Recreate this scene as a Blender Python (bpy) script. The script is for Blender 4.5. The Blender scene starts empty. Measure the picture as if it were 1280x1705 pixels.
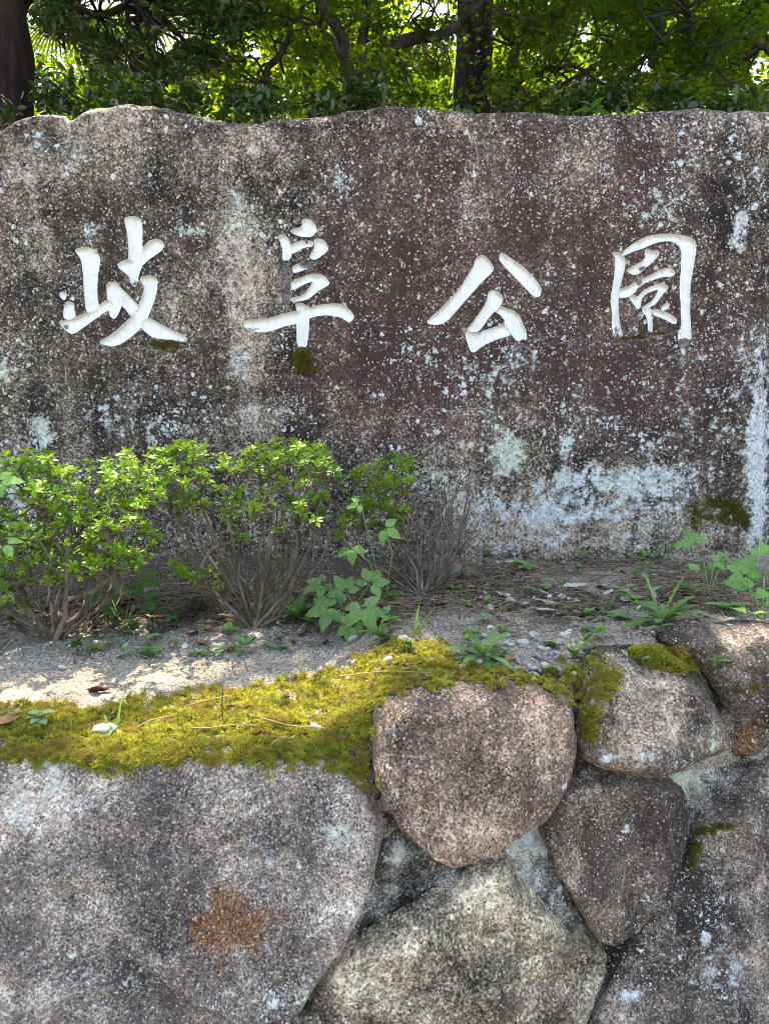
import bpy, math, random
import numpy as np
from mathutils import Vector, Matrix
from mathutils.geometry import delaunay_2d_cdt

random.seed(7)
RNG = np.random.default_rng(7)
SC = bpy.context.scene
COL = SC.collection
R = math.radians

# ------------------------------------------------------------------ camera
FPX, CX, CY = 1182.0, 640.0, 852.5          # focal length and centre of a 1280 x 1705 frame
PITCH = math.atan(132.0 / FPX)              # looking slightly down
CAMZ = 1.55
cam_d = bpy.data.cameras.new('camera')
cam_d.sensor_fit = 'VERTICAL'
cam_d.sensor_height = 24.0
cam_d.lens = 24.0 * FPX / 1705.0
cam_d.clip_start = 0.02
cam_d.clip_end = 2000
cam = bpy.data.objects.new('camera', cam_d)
COL.objects.link(cam)
cam.location = (0, 0, CAMZ)
cam.rotation_euler = (R(90) - PITCH, 0, 0)
SC.camera = cam

# ------------------------------------------------------------------ sky, sun, exposure
SUN_EL, SUN_AZ = R(67), R(-14)              # azimuth from +Y (behind the stone) towards +X
world = bpy.data.worlds.new('World')
SC.world = world
world.use_nodes = True
wn = world.node_tree
wn.nodes.clear()
sky = wn.nodes.new('ShaderNodeTexSky')
sky.sky_type = 'NISHITA'
sky.sun_disc = False
sky.sun_elevation = SUN_EL
sky.sun_rotation = SUN_AZ
sky.air_density = 1.0
sky.dust_density = 1.6
bg = wn.nodes.new('ShaderNodeBackground')
bg.inputs['Strength'].default_value = 0.15
wo = wn.nodes.new('ShaderNodeOutputWorld')
wn.links.new(sky.outputs[0], bg.inputs['Color'])
wn.links.new(bg.outputs[0], wo.inputs['Surface'])

sun_d = bpy.data.lights.new('sun', 'SUN')
sun_d.energy = 3.6
sun_d.angle = R(0.55)
sun_d.color = (1.0, 0.95, 0.86)
sun = bpy.data.objects.new('sun', sun_d)
COL.objects.link(sun)
SUNV = Vector((math.sin(SUN_AZ) * math.cos(SUN_EL), math.cos(SUN_AZ) * math.cos(SUN_EL), math.sin(SUN_EL)))
sun.rotation_euler = SUNV.to_track_quat('Z', 'Y').to_euler()
sun.location = (0, 8, 14)

SC.view_settings.view_transform = 'Standard'
SC.view_settings.look = 'None'
SC.view_settings.gamma = 1.0
SC.view_settings.use_curve_mapping = False
SC.view_settings.exposure = 2.1
SC.view_settings.use_white_balance = True      # camera balanced for open shade
SC.view_settings.white_balance_temperature = 8000
SC.view_settings.white_balance_tint = 8
SC.cycles.max_bounces = 6
SC.cycles.diffuse_bounces = 3
SC.cycles.glossy_bounces = 2
SC.cycles.transparent_max_bounces = 6
SC.cycles.use_denoising = True
SC.cycles.filter_width = 0.95

# ------------------------------------------------------------------ numpy noise
def _hash(ix, iy, iz, seed):
    n = (ix.astype(np.int64) * 374761393 + iy.astype(np.int64) * 668265263 + iz.astype(np.int64) * 2147483647 + seed * 974711) & 0xFFFFFFFF
    n = ((n ^ (n >> 13)) * 1274126177) & 0xFFFFFFFF
    n = ((n ^ (n >> 16)) * 2246822519) & 0xFFFFFFFF
    return ((n ^ (n >> 15)) & 0xFFFFFF) / float(0xFFFFFF)

def vnoise(x, y, z=0.0, seed=0):
    x, y, z = np.broadcast_arrays(np.asarray(x, float), np.asarray(y, float), np.asarray(z, float))
    ix, iy, iz = np.floor(x), np.floor(y), np.floor(z)
    fx, fy, fz = x - ix, y - iy, z - iz
    fx, fy, fz = [f * f * f * (f * (f * 6 - 15) + 10) for f in (fx, fy, fz)]
    r = 0
    for dx in (0, 1):
        wx = fx if dx else 1 - fx
        for dy in (0, 1):
            wy = fy if dy else 1 - fy
            for dz in (0, 1):
                wz = fz if dz else 1 - fz
                r = r + wx * wy * wz * _hash(ix + dx, iy + dy, iz + dz, seed)
    return r * 2 - 1

def fbm(x, y, z=0.0, octaves=4, seed=0, gain=0.5):
    a, s, r = 1.0, 1.0, 0
    for k in range(octaves):
        r = r + a * vnoise(np.asarray(x) * s, np.asarray(y) * s, np.asarray(z) * s, seed + 17 * k)
        a *= gain
        s *= 2.03
    return r

def sstep(a, b, x):
    t = np.clip((np.asarray(x, float) - a) / (b - a), 0, 1)
    return t * t * (3 - 2 * t)

# ------------------------------------------------------------------ pixel helpers
SP, CP = math.sin(PITCH), math.cos(PITCH)
def ray(px, py):
    dx, dy = (np.asarray(px, float) - CX) / FPX, (CY - np.asarray(py, float)) / FPX
    return dx, CP + dy * SP, -SP + dy * CP
def at(px, py, Y):
    dx, dy, dz = ray(px, py)
    t = Y / dy
    return Vector((float(dx * t), float(Y), float(CAMZ + dz * t)))
def project(x, y, z):
    zz = np.asarray(z) - CAMZ
    f = np.asarray(y) * CP - zz * SP
    u = np.asarray(y) * SP + zz * CP
    return CX + FPX * np.asarray(x) / f, CY - FPX * u / f

# ------------------------------------------------------------------ scene helpers
def tag(o, label=None, cat=None, group=None, kind=None):
    if label: o['label'] = label
    if cat: o['category'] = cat
    if group: o['group'] = group
    if kind: o['kind'] = kind
    return o
def empty(name, loc=(0, 0, 0), rz=0.0):
    o = bpy.data.objects.new(name, None)
    o.empty_display_size = 0.02
    o.location = loc
    o.rotation_euler = (0, 0, rz)
    COL.objects.link(o)
    return o
def mesh_np(name, V, F, mat=None, smooth=True, attrs=None):
    """V (n,3); F list of int arrays (m,3) or (m,4)"""
    me = bpy.data.meshes.new(name)
    V = np.ascontiguousarray(V, dtype=np.float32)
    F = [np.ascontiguousarray(f, dtype=np.int32) for f in F if len(f)]
    me.vertices.add(len(V))
    me.vertices.foreach_set('co', V.ravel())
    nl = sum(f.size for f in F)
    nf = sum(len(f) for f in F)
    me.loops.add(nl)
    me.loops.foreach_set('vertex_index', np.concatenate([f.ravel() for f in F]))
    me.polygons.add(nf)
    tot = np.concatenate([np.full(len(f), f.shape[1], dtype=np.int32) for f in F])
    st = np.concatenate([[0], np.cumsum(tot)[:-1]]).astype(np.int32)
    me.polygons.foreach_set('loop_start', st)
    me.update(calc_edges=True)
    me.validate()
    if smooth:
        me.polygons.foreach_set('use_smooth', np.ones(len(me.polygons), dtype=bool))
    if attrs:
        for k, a in attrs.items():
            ca = me.color_attributes.new(k, 'FLOAT_COLOR', 'POINT')
            c = np.ones((len(V), 4), dtype=np.float32)
            c[:, :a.shape[1]] = a
            ca.data.foreach_set('color', c.ravel())
    if mat: me.materials.append(mat)
    return me
def link(name, me, parent=None, loc=None):
    o = bpy.data.objects.new(name, me)
    COL.objects.link(o)
    if parent: o.parent = parent
    if loc is not None: o.location = loc
    return o
def obj(name, V, F, mat, parent=None, smooth=True, attrs=None, loc=None):
    return link(name, mesh_np(name, V, F, mat, smooth, attrs), parent, loc)
def grid_faces(nr, nc, off=0):
    i = np.arange(nr - 1)[:, None] * nc + np.arange(nc - 1)[None, :]
    i = i.ravel() + off
    return np.stack([i, i + 1, i + nc + 1, i + nc], 1)

class MB:
    """collects pieces of one mesh"""
    def __init__(s):
        s.v, s.t, s.q, s.n = [], [], [], 0
    def add(s, V, tri=None, quad=None):
        V = np.asarray(V, float).reshape(-1, 3)
        if tri is not None and len(tri): s.t.append(np.asarray(tri, int) + s.n)
        if quad is not None and len(quad): s.q.append(np.asarray(quad, int) + s.n)
        s.v.append(V)
        s.n += len(V)
    def tube(s, P, rad, sides=6, cap=True):
        P = np.asarray(P, float)
        n = len(P)
        rad = np.broadcast_to(np.asarray(rad, float), (n,))
        T = np.gradient(P, axis=0)
        T /= np.linalg.norm(T, axis=1, keepdims=True) + 1e-9
        ref = np.array([0.3, 0.9, 0.1])
        U = np.cross(T, ref)
        U /= np.linalg.norm(U, axis=1, keepdims=True) + 1e-9
        W = np.cross(T, U)
        a = np.arange(sides) / sides * 2 * np.pi
        V = P[:, None] + rad[:, None, None] * (np.cos(a)[None, :, None] * U[:, None] + np.sin(a)[None, :, None] * W[:, None])
        q = []
        for i in range(n - 1):
            for k in range(sides):
                k2 = (k + 1) % sides
                q.append((i * sides + k, i * sides + k2, (i + 1) * sides + k2, (i + 1) * sides + k))
        V = V.reshape(-1, 3)
        tri = None
        if cap:
            V = np.vstack([V, P[-1] + T[-1] * rad[-1], P[0]])
            e = n * sides
            tri = [((n - 1) * sides + k, (n - 1) * sides + (k + 1) % sides, e) for k in range(sides)] + [((k + 1) % sides, k, e + 1) for k in range(sides)]
        s.add(V, tri, q)
    def data(s):
        V = np.vstack(s.v)
        F = []
        if s.t: F.append(np.vstack(s.t))
        if s.q: F.append(np.vstack(s.q))
        return V, F
    def obj(s, name, mat, parent=None, smooth=True, loc=None):
        V, F = s.data()
        return obj(name, V, F, mat, parent, smooth, loc=loc)
    def mesh(s, name, mat, smooth=True):
        V, F = s.data()
        return mesh_np(name, V, F, mat, smooth)

# ------------------------------------------------------------------ node helper
class G:
    def __init__(s, name):
        s.m = bpy.data.materials.new(name)
        s.m.use_nodes = True
        s.t = s.m.node_tree
        s.t.nodes.clear()
    def n(s, typ, ins=None, **props):
        nd = s.t.nodes.new('ShaderNode' + typ)
        for k, v in props.items(): setattr(nd, k, v)
        for k, v in (ins or {}).items():
            sock = nd.inputs[k]
            if isinstance(v, bpy.types.NodeSocket): s.t.links.new(v, sock)
            else:
                if isinstance(v, tuple) and len(v) == 3 and sock.type == 'RGBA': v = v + (1,)
                sock.default_value = v
        return nd
    def noise(s, vec, scale, detail=3, rough=0.55, dist=0.0):
        return s.n('TexNoise', {'Vector': vec, 'Scale': scale, 'Detail': detail, 'Roughness': rough, 'Distortion': dist}).outputs['Fac']
    def math(s, op, a, b=0.0, c=0.0, clamp=False):
        return s.n('Math', {0: a, 1: b, 2: c}, operation=op, use_clamp=clamp).outputs[0]
    def map(s, v, a, b, c=0.0, d=1.0, smooth=True):
        return s.n('MapRange', {'Value': v, 'From Min': a, 'From Max': b, 'To Min': c, 'To Max': d}, interpolation_type='SMOOTHSTEP' if smooth else 'LINEAR').outputs[0]
    def mix(s, f, a, b, blend='MIX'):
        nd = s.t.nodes.new('ShaderNodeMix')
        nd.data_type = 'RGBA'
        nd.blend_type = blend
        for i, v in ((0, f), (6, a), (7, b)):
            if isinstance(v, bpy.types.NodeSocket): s.t.links.new(v, nd.inputs[i])
            else: nd.inputs[i].default_value = (tuple(v) + (1,)) if isinstance(v, tuple) else v
        return nd.outputs[2]
    def obj_coord(s):
        return s.n('TexCoord').outputs['Object']
    def scale(s, vec, sc):
        return s.n('VectorMath', {0: vec, 1: sc}, operation='MULTIPLY').outputs[0]
    def out(s, shader):
        s.n('OutputMaterial', {'Surface': shader})
        return s.m

# ------------------------------------------------------------------ materials
def rock_material(name, dark, dark2, light, bias=0.0, grain=150.0, lichen=0.0, dots=0.1, stain=0.35, streak=0.3, lichcol=(0.66, 0.72, 0.77), bump=0.8, contrast=0.1, dotscale=34.0, crystal=0.18, purple=None, grit=0.95):
    g = G(name)
    co = g.obj_coord()
    a = g.n('Attribute', {}, attribute_name='mask')
    sep = g.n('SeparateColor', {'Color': a.outputs['Color']})
    mL, mP, mR = sep.outputs[0], sep.outputs[1], sep.outputs[2]
    n1 = g.noise(co, grain, 3, 0.75)
    n2 = g.noise(co, grain * 0.3, 2, 0.6)
    mid = g.noise(co, 4.5, 4, 0.62, 0.4)
    mid2 = g.noise(co, 17.0, 3, 0.6)
    st = g.noise(g.scale(co, (1.0, 1.0, 0.22)), 13.0, 3, 0.6)
    vg = g.n('TexVoronoi', {'Vector': co, 'Scale': grain * 1.35}, feature='F1')
    vgc = g.n('SeparateColor', {'Color': vg.outputs['Color']})
    nf = vgc.outputs[0]
    v = g.math('MULTIPLY_ADD', g.math('SUBTRACT', n1, 0.5), grit, 0.5)
    v = g.math('MULTIPLY_ADD', g.math('SUBTRACT', n2, 0.5), 0.34, v)
    v = g.math('MULTIPLY_ADD', g.math('SUBTRACT', nf, 0.5), crystal, v)
    sh = g.math('MULTIPLY_ADD', g.math('SUBTRACT', mid, 0.5), stain, bias)
    sh = g.math('MULTIPLY_ADD', g.math('SUBTRACT', mid2, 0.5), stain * 0.7, sh)
    sh = g.math('MULTIPLY_ADD', g.math('SUBTRACT', st, 0.5), streak, sh)
    sh = g.math('MULTIPLY_ADD', mP, 0.22, sh)
    if purple: sh = g.math('MULTIPLY_ADD', a.outputs['Alpha'], -0.045, sh)
    v = g.math('ADD', v, sh)
    dk = g.mix(g.map(g.noise(co, 7.0, 2, 0.6), 0.38, 0.62), dark, dark2)
    if purple:
        dk = g.mix(g.map(g.math('ADD', a.outputs['Alpha'], g.math('MULTIPLY', g.math('SUBTRACT', mid, 0.5), 0.9)), 0.25, 0.75), dk, purple)
    md = tuple(l * 0.42 + d * 0.3 for l, d in zip(light, dark2))
    if purple: md = g.mix(a.outputs['Alpha'], md, (0.150, 0.092, 0.083))
    col = g.mix(g.map(v, 0.5 - contrast, 0.5 + contrast * 0.35, smooth=False), dk, md)
    lt = g.mix(g.map(n2, 0.35, 0.65), light, tuple(min(1, c * k) for c, k in zip(light, (1.6, 1.6, 1.65))))
    col = g.mix(g.map(v, 0.5 + contrast * 0.2, 0.5 + contrast * 1.5, smooth=False), col, lt)
    # rust / iron stain
    rn = g.map(g.math('ADD', mR, g.math('MULTIPLY', g.math('SUBTRACT', g.noise(co, 22, 6, 0.75), 0.5), 2.8)), 0.5, 1.05)
    col = g.mix(g.math('MULTIPLY', rn, 0.75), col, g.mix(g.map(n1, 0.4, 0.62), (0.06, 0.032, 0.02), (0.38, 0.16, 0.045)))
    # pale crystals
    cr = g.map(vgc.outputs[1], 0.955, 0.965)
    col = g.mix(g.math('MULTIPLY', cr, 0.65), col, (0.62, 0.57, 0.52))
    col = g.mix(g.math('MULTIPLY', g.map(vgc.outputs[2], 0.90, 0.92), 0.7), col, (0.015, 0.012, 0.012))
    # lichen: crusty patches and round spots
    wob = g.n('TexNoise', {'Vector': co, 'Scale': 85.0, 'Detail': 2.0}).outputs['Color']
    cow = g.n('VectorMath', {0: wob, 1: (0.022, 0.022, 0.022), 2: co}, operation='MULTIPLY_ADD').outputs[0]
    dens = g.math('MULTIPLY', g.math('MULTIPLY_ADD', mL, 0.75, dots), g.map(g.noise(co, 6.5, 4, 0.65), 0.40, 0.64, 0.12, 1.7))
    spot = None
    for k, sc in enumerate((dotscale, dotscale * 2.3, dotscale * 4.2)):
        v2 = g.n('TexVoronoi', {'Vector': cow, 'Scale': sc}, feature='F1')
        rc = g.n('SeparateColor', {'Color': v2.outputs['Color']})
        rad = g.math('MULTIPLY_ADD', rc.outputs[1], 0.32, 0.09)
        inside = g.map(g.math('SUBTRACT', v2.outputs['Distance'], rad), 0.05, -0.03)
        on = g.map(g.math('SUBTRACT', dens, rc.outputs[0]), 0.0, 0.06)
        sp = g.math('MULTIPLY', inside, on)
        spot = sp if spot is None else g.math('MAXIMUM', spot, sp)
    pn = g.noise(co, 28.0, 5, 0.78)
    pt = g.map(g.math('ADD', pn, g.math('MULTIPLY_ADD', mL, 0.31, lichen - 0.5)), 0.14, 0.28)
    lich = g.math('MAXIMUM', spot, pt)
    lich = g.math('MULTIPLY', lich, g.map(g.noise(co, grain * 0.8, 3, 0.6), 0.30, 0.48, 0.25, 0.95))
    gr = g.map(g.noise(co, 2.2, 2, 0.5), 0.50, 0.62)
    lc = g.mix(gr, lichcol, (lichcol[0] * 0.95, lichcol[1] * 0.98, lichcol[2] * 0.70))
    lc = g.mix(g.map(g.noise(co, 90, 2, 0.5), 0.35, 0.65), lc, tuple(c * 0.62 for c in lichcol))
    col = g.mix(lich, col, lc)
    # tiny dark pits
    pit = g.map(g.noise(co, grain * 0.7, 2, 0.4), 0.33, 0.26)
    col = g.mix(g.math('MULTIPLY', pit, 0.7), col, (0.018, 0.015, 0.014))
    h = g.math('MULTIPLY_ADD', n1, 0.8, g.math('MULTIPLY', n2, 1.2))
    b = g.n('Bump', {'Strength': bump, 'Distance': 0.6 / grain, 'Height': h})
    bs = g.n('BsdfPrincipled', {'Base Color': col, 'Roughness': 0.88, 'Specular IOR Level': 0.25, 'Normal': b.outputs[0]})
    return g.out(bs.outputs[0])

def leaf_material(name, c1, c2, trans=0.35, tcol=None, rough=0.42, spec=0.4, vein=True, hue_big=None):
    g = G(name)
    geo = g.n('NewGeometry')
    oi = g.n('ObjectInfo')
    rnd = geo.outputs['Random Per Island']
    f = g.math('FRACT', g.math('ADD', rnd, oi.outputs['Random']))
    col = g.mix(f, c1, c2)
    pos = geo.outputs['Position']
    nz = g.noise(pos, 6.0 if hue_big is None else hue_big, 2, 0.5)
    col = g.mix(g.map(nz, 0.35, 0.65), col, g.mix(0.5, col, tuple(c * 0.45 for c in c1)))
    if vein:
        col = g.mix(g.map(g.noise(g.obj_coord(), 170.0, 3, 0.6), 0.40, 0.66), col, g.mix(0.22, col, tuple(min(1, c * 1.9 + 0.03) for c in c2)))
    tc = g.mix(1.0, col, tcol or (1.6, 1.7, 0.5), 'MULTIPLY')
    bs = g.n('BsdfPrincipled', {'Base Color': col, 'Roughness': rough, 'Specular IOR Level': spec})
    tr = g.n('BsdfTranslucent', {'Color': tc})
    mx = g.n('MixShader', {0: trans, 1: bs.outputs[0], 2: tr.outputs[0]})
    return g.out(mx.outputs[0])

def plain(name, c1, c2, scale=20.0, rough=0.8, bump=0.3, bscale=60.0, stretch=(1, 1, 1), spec=0.25, metal=0.0):
    g = G(name)
    co = g.scale(g.obj_coord(), stretch)
    n1 = g.noise(co, scale, 5, 0.65)
    col = g.mix(g.map(n1, 0.36, 0.64), c1, c2)
    b = g.n('Bump', {'Strength': bump, 'Distance': 0.5 / bscale, 'Height': g.noise(co, bscale, 4, 0.6)})
    bs = g.n('BsdfPrincipled', {'Base Color': col, 'Roughness': rough, 'Specular IOR Level': spec, 'Normal': b.outputs[0]})
    return g.out(bs.outputs[0])

def litter_material(name, c1, c2, rough=0.8):
    """one colour for each island, between two colours"""
    g = G(name)
    geo = g.n('NewGeometry')
    oi = g.n('ObjectInfo')
    f = g.math('FRACT', g.math('ADD', geo.outputs['Random Per Island'], oi.outputs['Random']))
    col = g.mix(f, c1, c2)
    n1 = g.noise(g.obj_coord(), 140.0, 3, 0.6)
    col = g.mix(g.map(n1, 0.3, 0.7), col, g.mix(0.45, col, (0.02, 0.016, 0.012)))
    b = g.n('Bump', {'Strength': 0.35, 'Distance': 0.003, 'Height': n1})
    bs = g.n('BsdfPrincipled', {'Base Color': col, 'Roughness': rough, 'Specular IOR Level': 0.25, 'Normal': b.outputs[0]})
    return g.out(bs.outputs[0])

def paint_material():
    g = G('white_paint')
    co = g.obj_coord()
    a = g.n('Attribute', {}, attribute_name='mask')
    sep = g.n('SeparateColor', {'Color': a.outputs['Color']})
    wear, edge = sep.outputs[0], sep.outputs[1]
    col = g.mix(g.map(g.noise(co, 26, 4, 0.6), 0.42, 0.68), (0.80, 0.82, 0.855), (0.72, 0.73, 0.72))
    col = g.mix(g.math('MULTIPLY', edge, g.map(g.noise(co, 30, 4, 0.6), 0.3, 0.6, 0.15, 0.75)), col, (0.50, 0.45, 0.32))  # cream upper rims: warm light from the ground put into the paint colour
    speck = g.map(g.noise(co, 220, 3, 0.6), 0.62, 0.70)
    col = g.mix(g.math('MULTIPLY', speck, 0.55), col, (0.09, 0.08, 0.07))
    dr = g.map(g.noise(g.scale(co, (1.0, 1.0, 0.16)), 75, 3, 0.6), 0.54, 0.72)
    col = g.mix(g.math('MULTIPLY', dr, 0.25), col, (0.34, 0.32, 0.27))
    w = g.math('ADD', wear, g.math('MULTIPLY', g.math('SUBTRACT', g.noise(co, 75, 6, 0.75), 0.5), 1.15))
    w = g.map(w, 0.50, 0.66)
    rock = g.mix(g.map(g.noise(co, 150, 4, 0.7), 0.42, 0.6), (0.045, 0.036, 0.036), (0.26, 0.22, 0.21))
    col = g.mix(w, col, rock)
    b = g.n('Bump', {'Strength': 0.25, 'Distance': 0.004, 'Height': g.math('MULTIPLY_ADD', w, -0.6, g.noise(co, 70, 5, 0.6))})
    bs = g.n('BsdfPrincipled', {'Base Color': col, 'Roughness': 0.55, 'Specular IOR Level': 0.3, 'Normal': b.outputs[0]})
    return g.out(bs.outputs[0])

def soil_material():
    g = G('soil')
    co = g.obj_coord()
    a = g.n('Attribute', {}, attribute_name='mask')
    sep = g.n('SeparateColor', {'Color': a.outputs['Color']})
    dark_soil, sand = sep.outputs[0], sep.outputs[1]
    n1 = g.noise(co, 200, 2, 0.7)
    n2 = g.noise(co, 45, 3, 0.6)
    col = g.mix(g.map(n1, 0.36, 0.62), (0.10, 0.085, 0.070), (0.40, 0.36, 0.31))
    sandc = g.mix(g.map(n1, 0.34, 0.64), (0.28, 0.22, 0.14), (0.52, 0.45, 0.33))
    col = g.mix(sand, col, sandc)
    dk = g.mix(g.map(n1, 0.4, 0.66), (0.034, 0.027, 0.021), (0.18, 0.145, 0.11))
    hv = g.map(g.math('ADD', dark_soil, g.math('MULTIPLY', g.math('SUBTRACT', n2, 0.5), 0.9)), 0.30, 0.62)
    col = g.mix(hv, col, dk)
    col = g.mix(g.map(g.math('ADD', sep.outputs[2], g.math('MULTIPLY', g.math('SUBTRACT', n2, 0.5), 0.8)), 0.35, 0.7), col, (0.055, 0.055, 0.012))
    vo = g.n('TexVoronoi', {'Vector': co, 'Scale': 130.0}, feature='F1')
    rc = g.n('SeparateColor', {'Color': vo.outputs['Color']})
    gv = g.math('MULTIPLY', g.map(vo.outputs['Distance'], 0.45, 0.3), g.map(rc.outputs[0], 0.62, 0.68))
    gv = g.math('MULTIPLY', gv, g.map(hv, 1.0, 0.3, 0.15, 1.0))
    col = g.mix(gv, col, g.mix(rc.outputs[1], (0.20, 0.19, 0.19), (0.52, 0.51, 0.50)))
    h = g.math('ADD', n1, g.math('MULTIPLY', n2, 1.6))
    b = g.n('Bump', {'Strength': 0.8, 'Distance': 0.006, 'Height': h})
    bs = g.n('BsdfPrincipled', {'Base Color': col, 'Roughness': 0.95, 'Specular IOR Level': 0.15, 'Normal': b.outputs[0]})
    return g.out(bs.outputs[0])

M = {}
M['slab'] = rock_material('monument_rock', (0.014, 0.011, 0.010), (0.040, 0.026, 0.022), (0.385, 0.315, 0.25), bias=-0.09, purple=(0.058, 0.033, 0.030), crystal=0.2, grit=1.0, grain=140, contrast=0.17, lichen=0.0, dots=0.16, stain=0.52, streak=0.46)
M['paint'] = paint_material()
M['soil'] = soil_material()

# ------------------------------------------------------------------ wall and ground shape
def wall_y(x, z):
    x = np.asarray(x, float)
    base = np.interp(x, [-2.6, -0.8, -0.3, 0.0, 0.2, 0.45, 0.75, 1.2, 2.6], [1.02, 1.06, 1.085, 1.12, 1.165, 1.27, 1.375, 1.50, 1.8])
    return base - 0.12 * (1.05 - np.asarray(z, float))
def front_z(x):
    return 1.025 + 0.085 * sstep(-0.13, 0.05, x) + 0.012 * sstep(0.3, 0.8, x)
def ground_z(x, y, fine=True):
    x, y = np.asarray(x, float), np.asarray(y, float)
    yf = wall_y(x, 1.05)
    t = np.clip((y - yf) / (2.33 - yf), 0, 1.3)
    zf = front_z(x)
    z = zf + (1.135 - zf) * t
    z = z + 0.012 * fbm(x * 4, y * 4, 0.3, 3, 5)
    # loose soil heaped a little where the bank meets the stone on the right
    z = z + 0.028 * np.exp(-((x - 0.62) / 0.42) ** 2 - ((y - 1.86) / 0.24) ** 2)
    if fine:
        z = z + 0.006 * fbm(x * 22, y * 22, 1.7, 3, 9) + 0.0030 * fbm(x * 75, y * 75, 4.0, 2, 11)
    return z
def on_ground(px, py, lift=0.0):
    dx, dy, dz = [float(v) for v in ray(px, py)]
    ys = np.arange(1.02, 2.4, 0.01)
    d = CAMZ + dz * ys / dy - (ground_z(dx * ys / dy, ys, False) + lift)
    k = np.nonzero((d[1:] <= 0) & (d[:-1] > 0))[0]
    if len(k):
        k = k[0]
        y = float(ys[k] + 0.01 * d[k] / (d[k] - d[k + 1]))
    else: y = 2.39
    t = y / dy
    return Vector((dx * t, y, float(ground_z(dx * t, y)) + lift))
def blob_mask(px, py, blobs):
    r = np.zeros(np.shape(px))
    for (bx, by, rx, ry, s) in blobs:
        d = ((px - bx) / rx) ** 2 + ((py - by) / ry) ** 2
        r = np.maximum(r, s * np.exp(-d * 0.9))
    return r

# ------------------------------------------------------------------ far ground sheets
def build_terrain():
    # the street below the wall, out to the horizon
    xs = np.concatenate([[-400, -60, -15], np.linspace(-5, 5, 11), [15, 60, 400]])
    ys = np.concatenate([[-400, -60, -15], np.linspace(-6, 3, 10), [20, 60, 400]])
    X, Y = np.meshgrid(xs, ys)
    V = np.stack([X.ravel(), Y.ravel(), np.zeros(X.size)], 1)
    o = obj('road', V, [grid_faces(len(ys), len(xs))], plain('asphalt', (0.16, 0.155, 0.15), (0.26, 0.25, 0.235), 3.0, 0.9, 0.5, 150), smooth=False)
    tag(o, kind='structure')
    # wooded bank behind the stone
    xs = np.linspace(-26, 26, 66)
    ys = np.concatenate([np.linspace(2.5, 6, 12), np.linspace(6.6, 40, 30)])
    X, Y = np.meshgrid(xs, ys)
    Z = 1.12 + 0.07 * np.maximum(0, Y - 3) + 0.15 * fbm(X * 0.6, Y * 0.6, 0, 3, 3)
    Z[-1] = -0.2
    Z[:, 0] = -0.2
    Z[:, -1] = -0.2
    Z[0] = np.where(np.abs(X[0]) < 3.0, 1.10, -0.2)
    V = np.stack([X.ravel(), Y.ravel(), Z.ravel()], 1)
    o = obj('wooded_bank', V, [grid_faces(len(ys), len(xs))], plain('forest_floor', (0.03, 0.024, 0.015), (0.09, 0.07, 0.045), 6.0, 0.95, 0.6, 60))
    tag(o, kind='structure')
build_terrain()

def build_ledge():
    def sheet(xs, ys_fn, n, fine):
        X = np.repeat(xs[None, :], n, 0)
        Y = np.stack([ys_fn(x) for x in xs], 1)
        Z = ground_z(X, Y, fine)
        # the first row dives behind the wall stones
        Z[0] -= 0.25
        Z[1] -= 0.02
        return X, Y, Z
    xs = np.concatenate([np.linspace(-2.6, -1.22, 40), np.linspace(-1.2, 1.35, 400), np.linspace(1.37, 2.6, 36)])
    n = 230
    def ysf(x):
        y0 = float(wall_y(x, 1.05)) + 0.035
        return np.concatenate([[y0, y0 + 0.004], np.linspace(y0 + 0.012, 2.62, n - 2)])
    X, Y, Z = sheet(xs, ysf, n, True)
    px, py = project(X.ravel(), Y.ravel(), Z.ravel())
    dark_soil = blob_mask(px, py, [(100, 955, 260, 40, 1.0), (400, 955, 260, 40, 1.0), (620, 950, 120, 40, 0.9), (100, 1010, 190, 42, 1.0), (330, 1010, 180, 36, 1.1), (560, 1010, 170, 42, 1.0), (700, 985, 60, 50, 0.9), (820, 985, 120, 40, 0.85), (950, 1008, 100, 32, 0.85), (870, 950, 120, 22, 0.7), (1150, 980, 160, 50, 0.8), (1000, 935, 160, 16, 0.7)])  # also darkens the strip behind the shrubs up to the slab foot
    sand = blob_mask(px, py, [(60, 1148, 110, 22, 0.75), (240, 1125, 180, 20, 0.55), (470, 1105, 90, 18, 0.35), (1060, 955, 90, 34, 0.4), (860, 1070, 120, 20, 0.3)])
    mask = np.stack([dark_soil, sand, blob_mask(px, py, [(660, 1105, 90, 40, 1.), (300, 1215, 400, 40, 1.), (850, 1130, 160, 18, 1.), (985, 1130, 40, 60, 1.), (600, 1230, 40, 80, 1.)])], 1)
    V = np.stack([X.ravel(), Y.ravel(), Z.ravel()], 1)
    o = obj('soil_ledge', V, [grid_faces(n, len(xs))], M['soil'], attrs={'mask': mask})
    tag(o, kind='structure')
build_ledge()

# ------------------------------------------------------------------ the inscribed stone
FACE_Y = 2.35
TOP_PX = [(-420, 300), (-330, 262), (-200, 236), (-100, 222), (-40, 214), (0, 205), (25, 190), (50, 182), (75, 176), (95, 177), (105, 182), (120, 174), (150, 170), (175, 166), (215, 162), (260, 168), (300, 175), (340, 182), (370, 192), (400, 196), (430, 196), (455, 190), (490, 186), (520, 188), (550, 183), (575, 176), (600, 175), (640, 170), (680, 168), (730, 174), (780, 177), (820, 180), (860, 178), (900, 179), (940, 185), (980, 184), (1020, 182), (1060, 180), (1100, 178), (1130, 174), (1160, 170), (1190, 170), (1220, 175), (1280, 176), (1400, 190), (1600, 240)]
_tp = [at(p[0], p[1], FACE_Y) for p in TOP_PX]
TOPX = np.array([p.x for p in _tp]); TOPZ = np.array([p.z for p in _tp])
X0, X1, Z0, ZR = -1.80, 1.75, 0.98, 2.396
STEP = 0.006
RIM = 0.035
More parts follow.
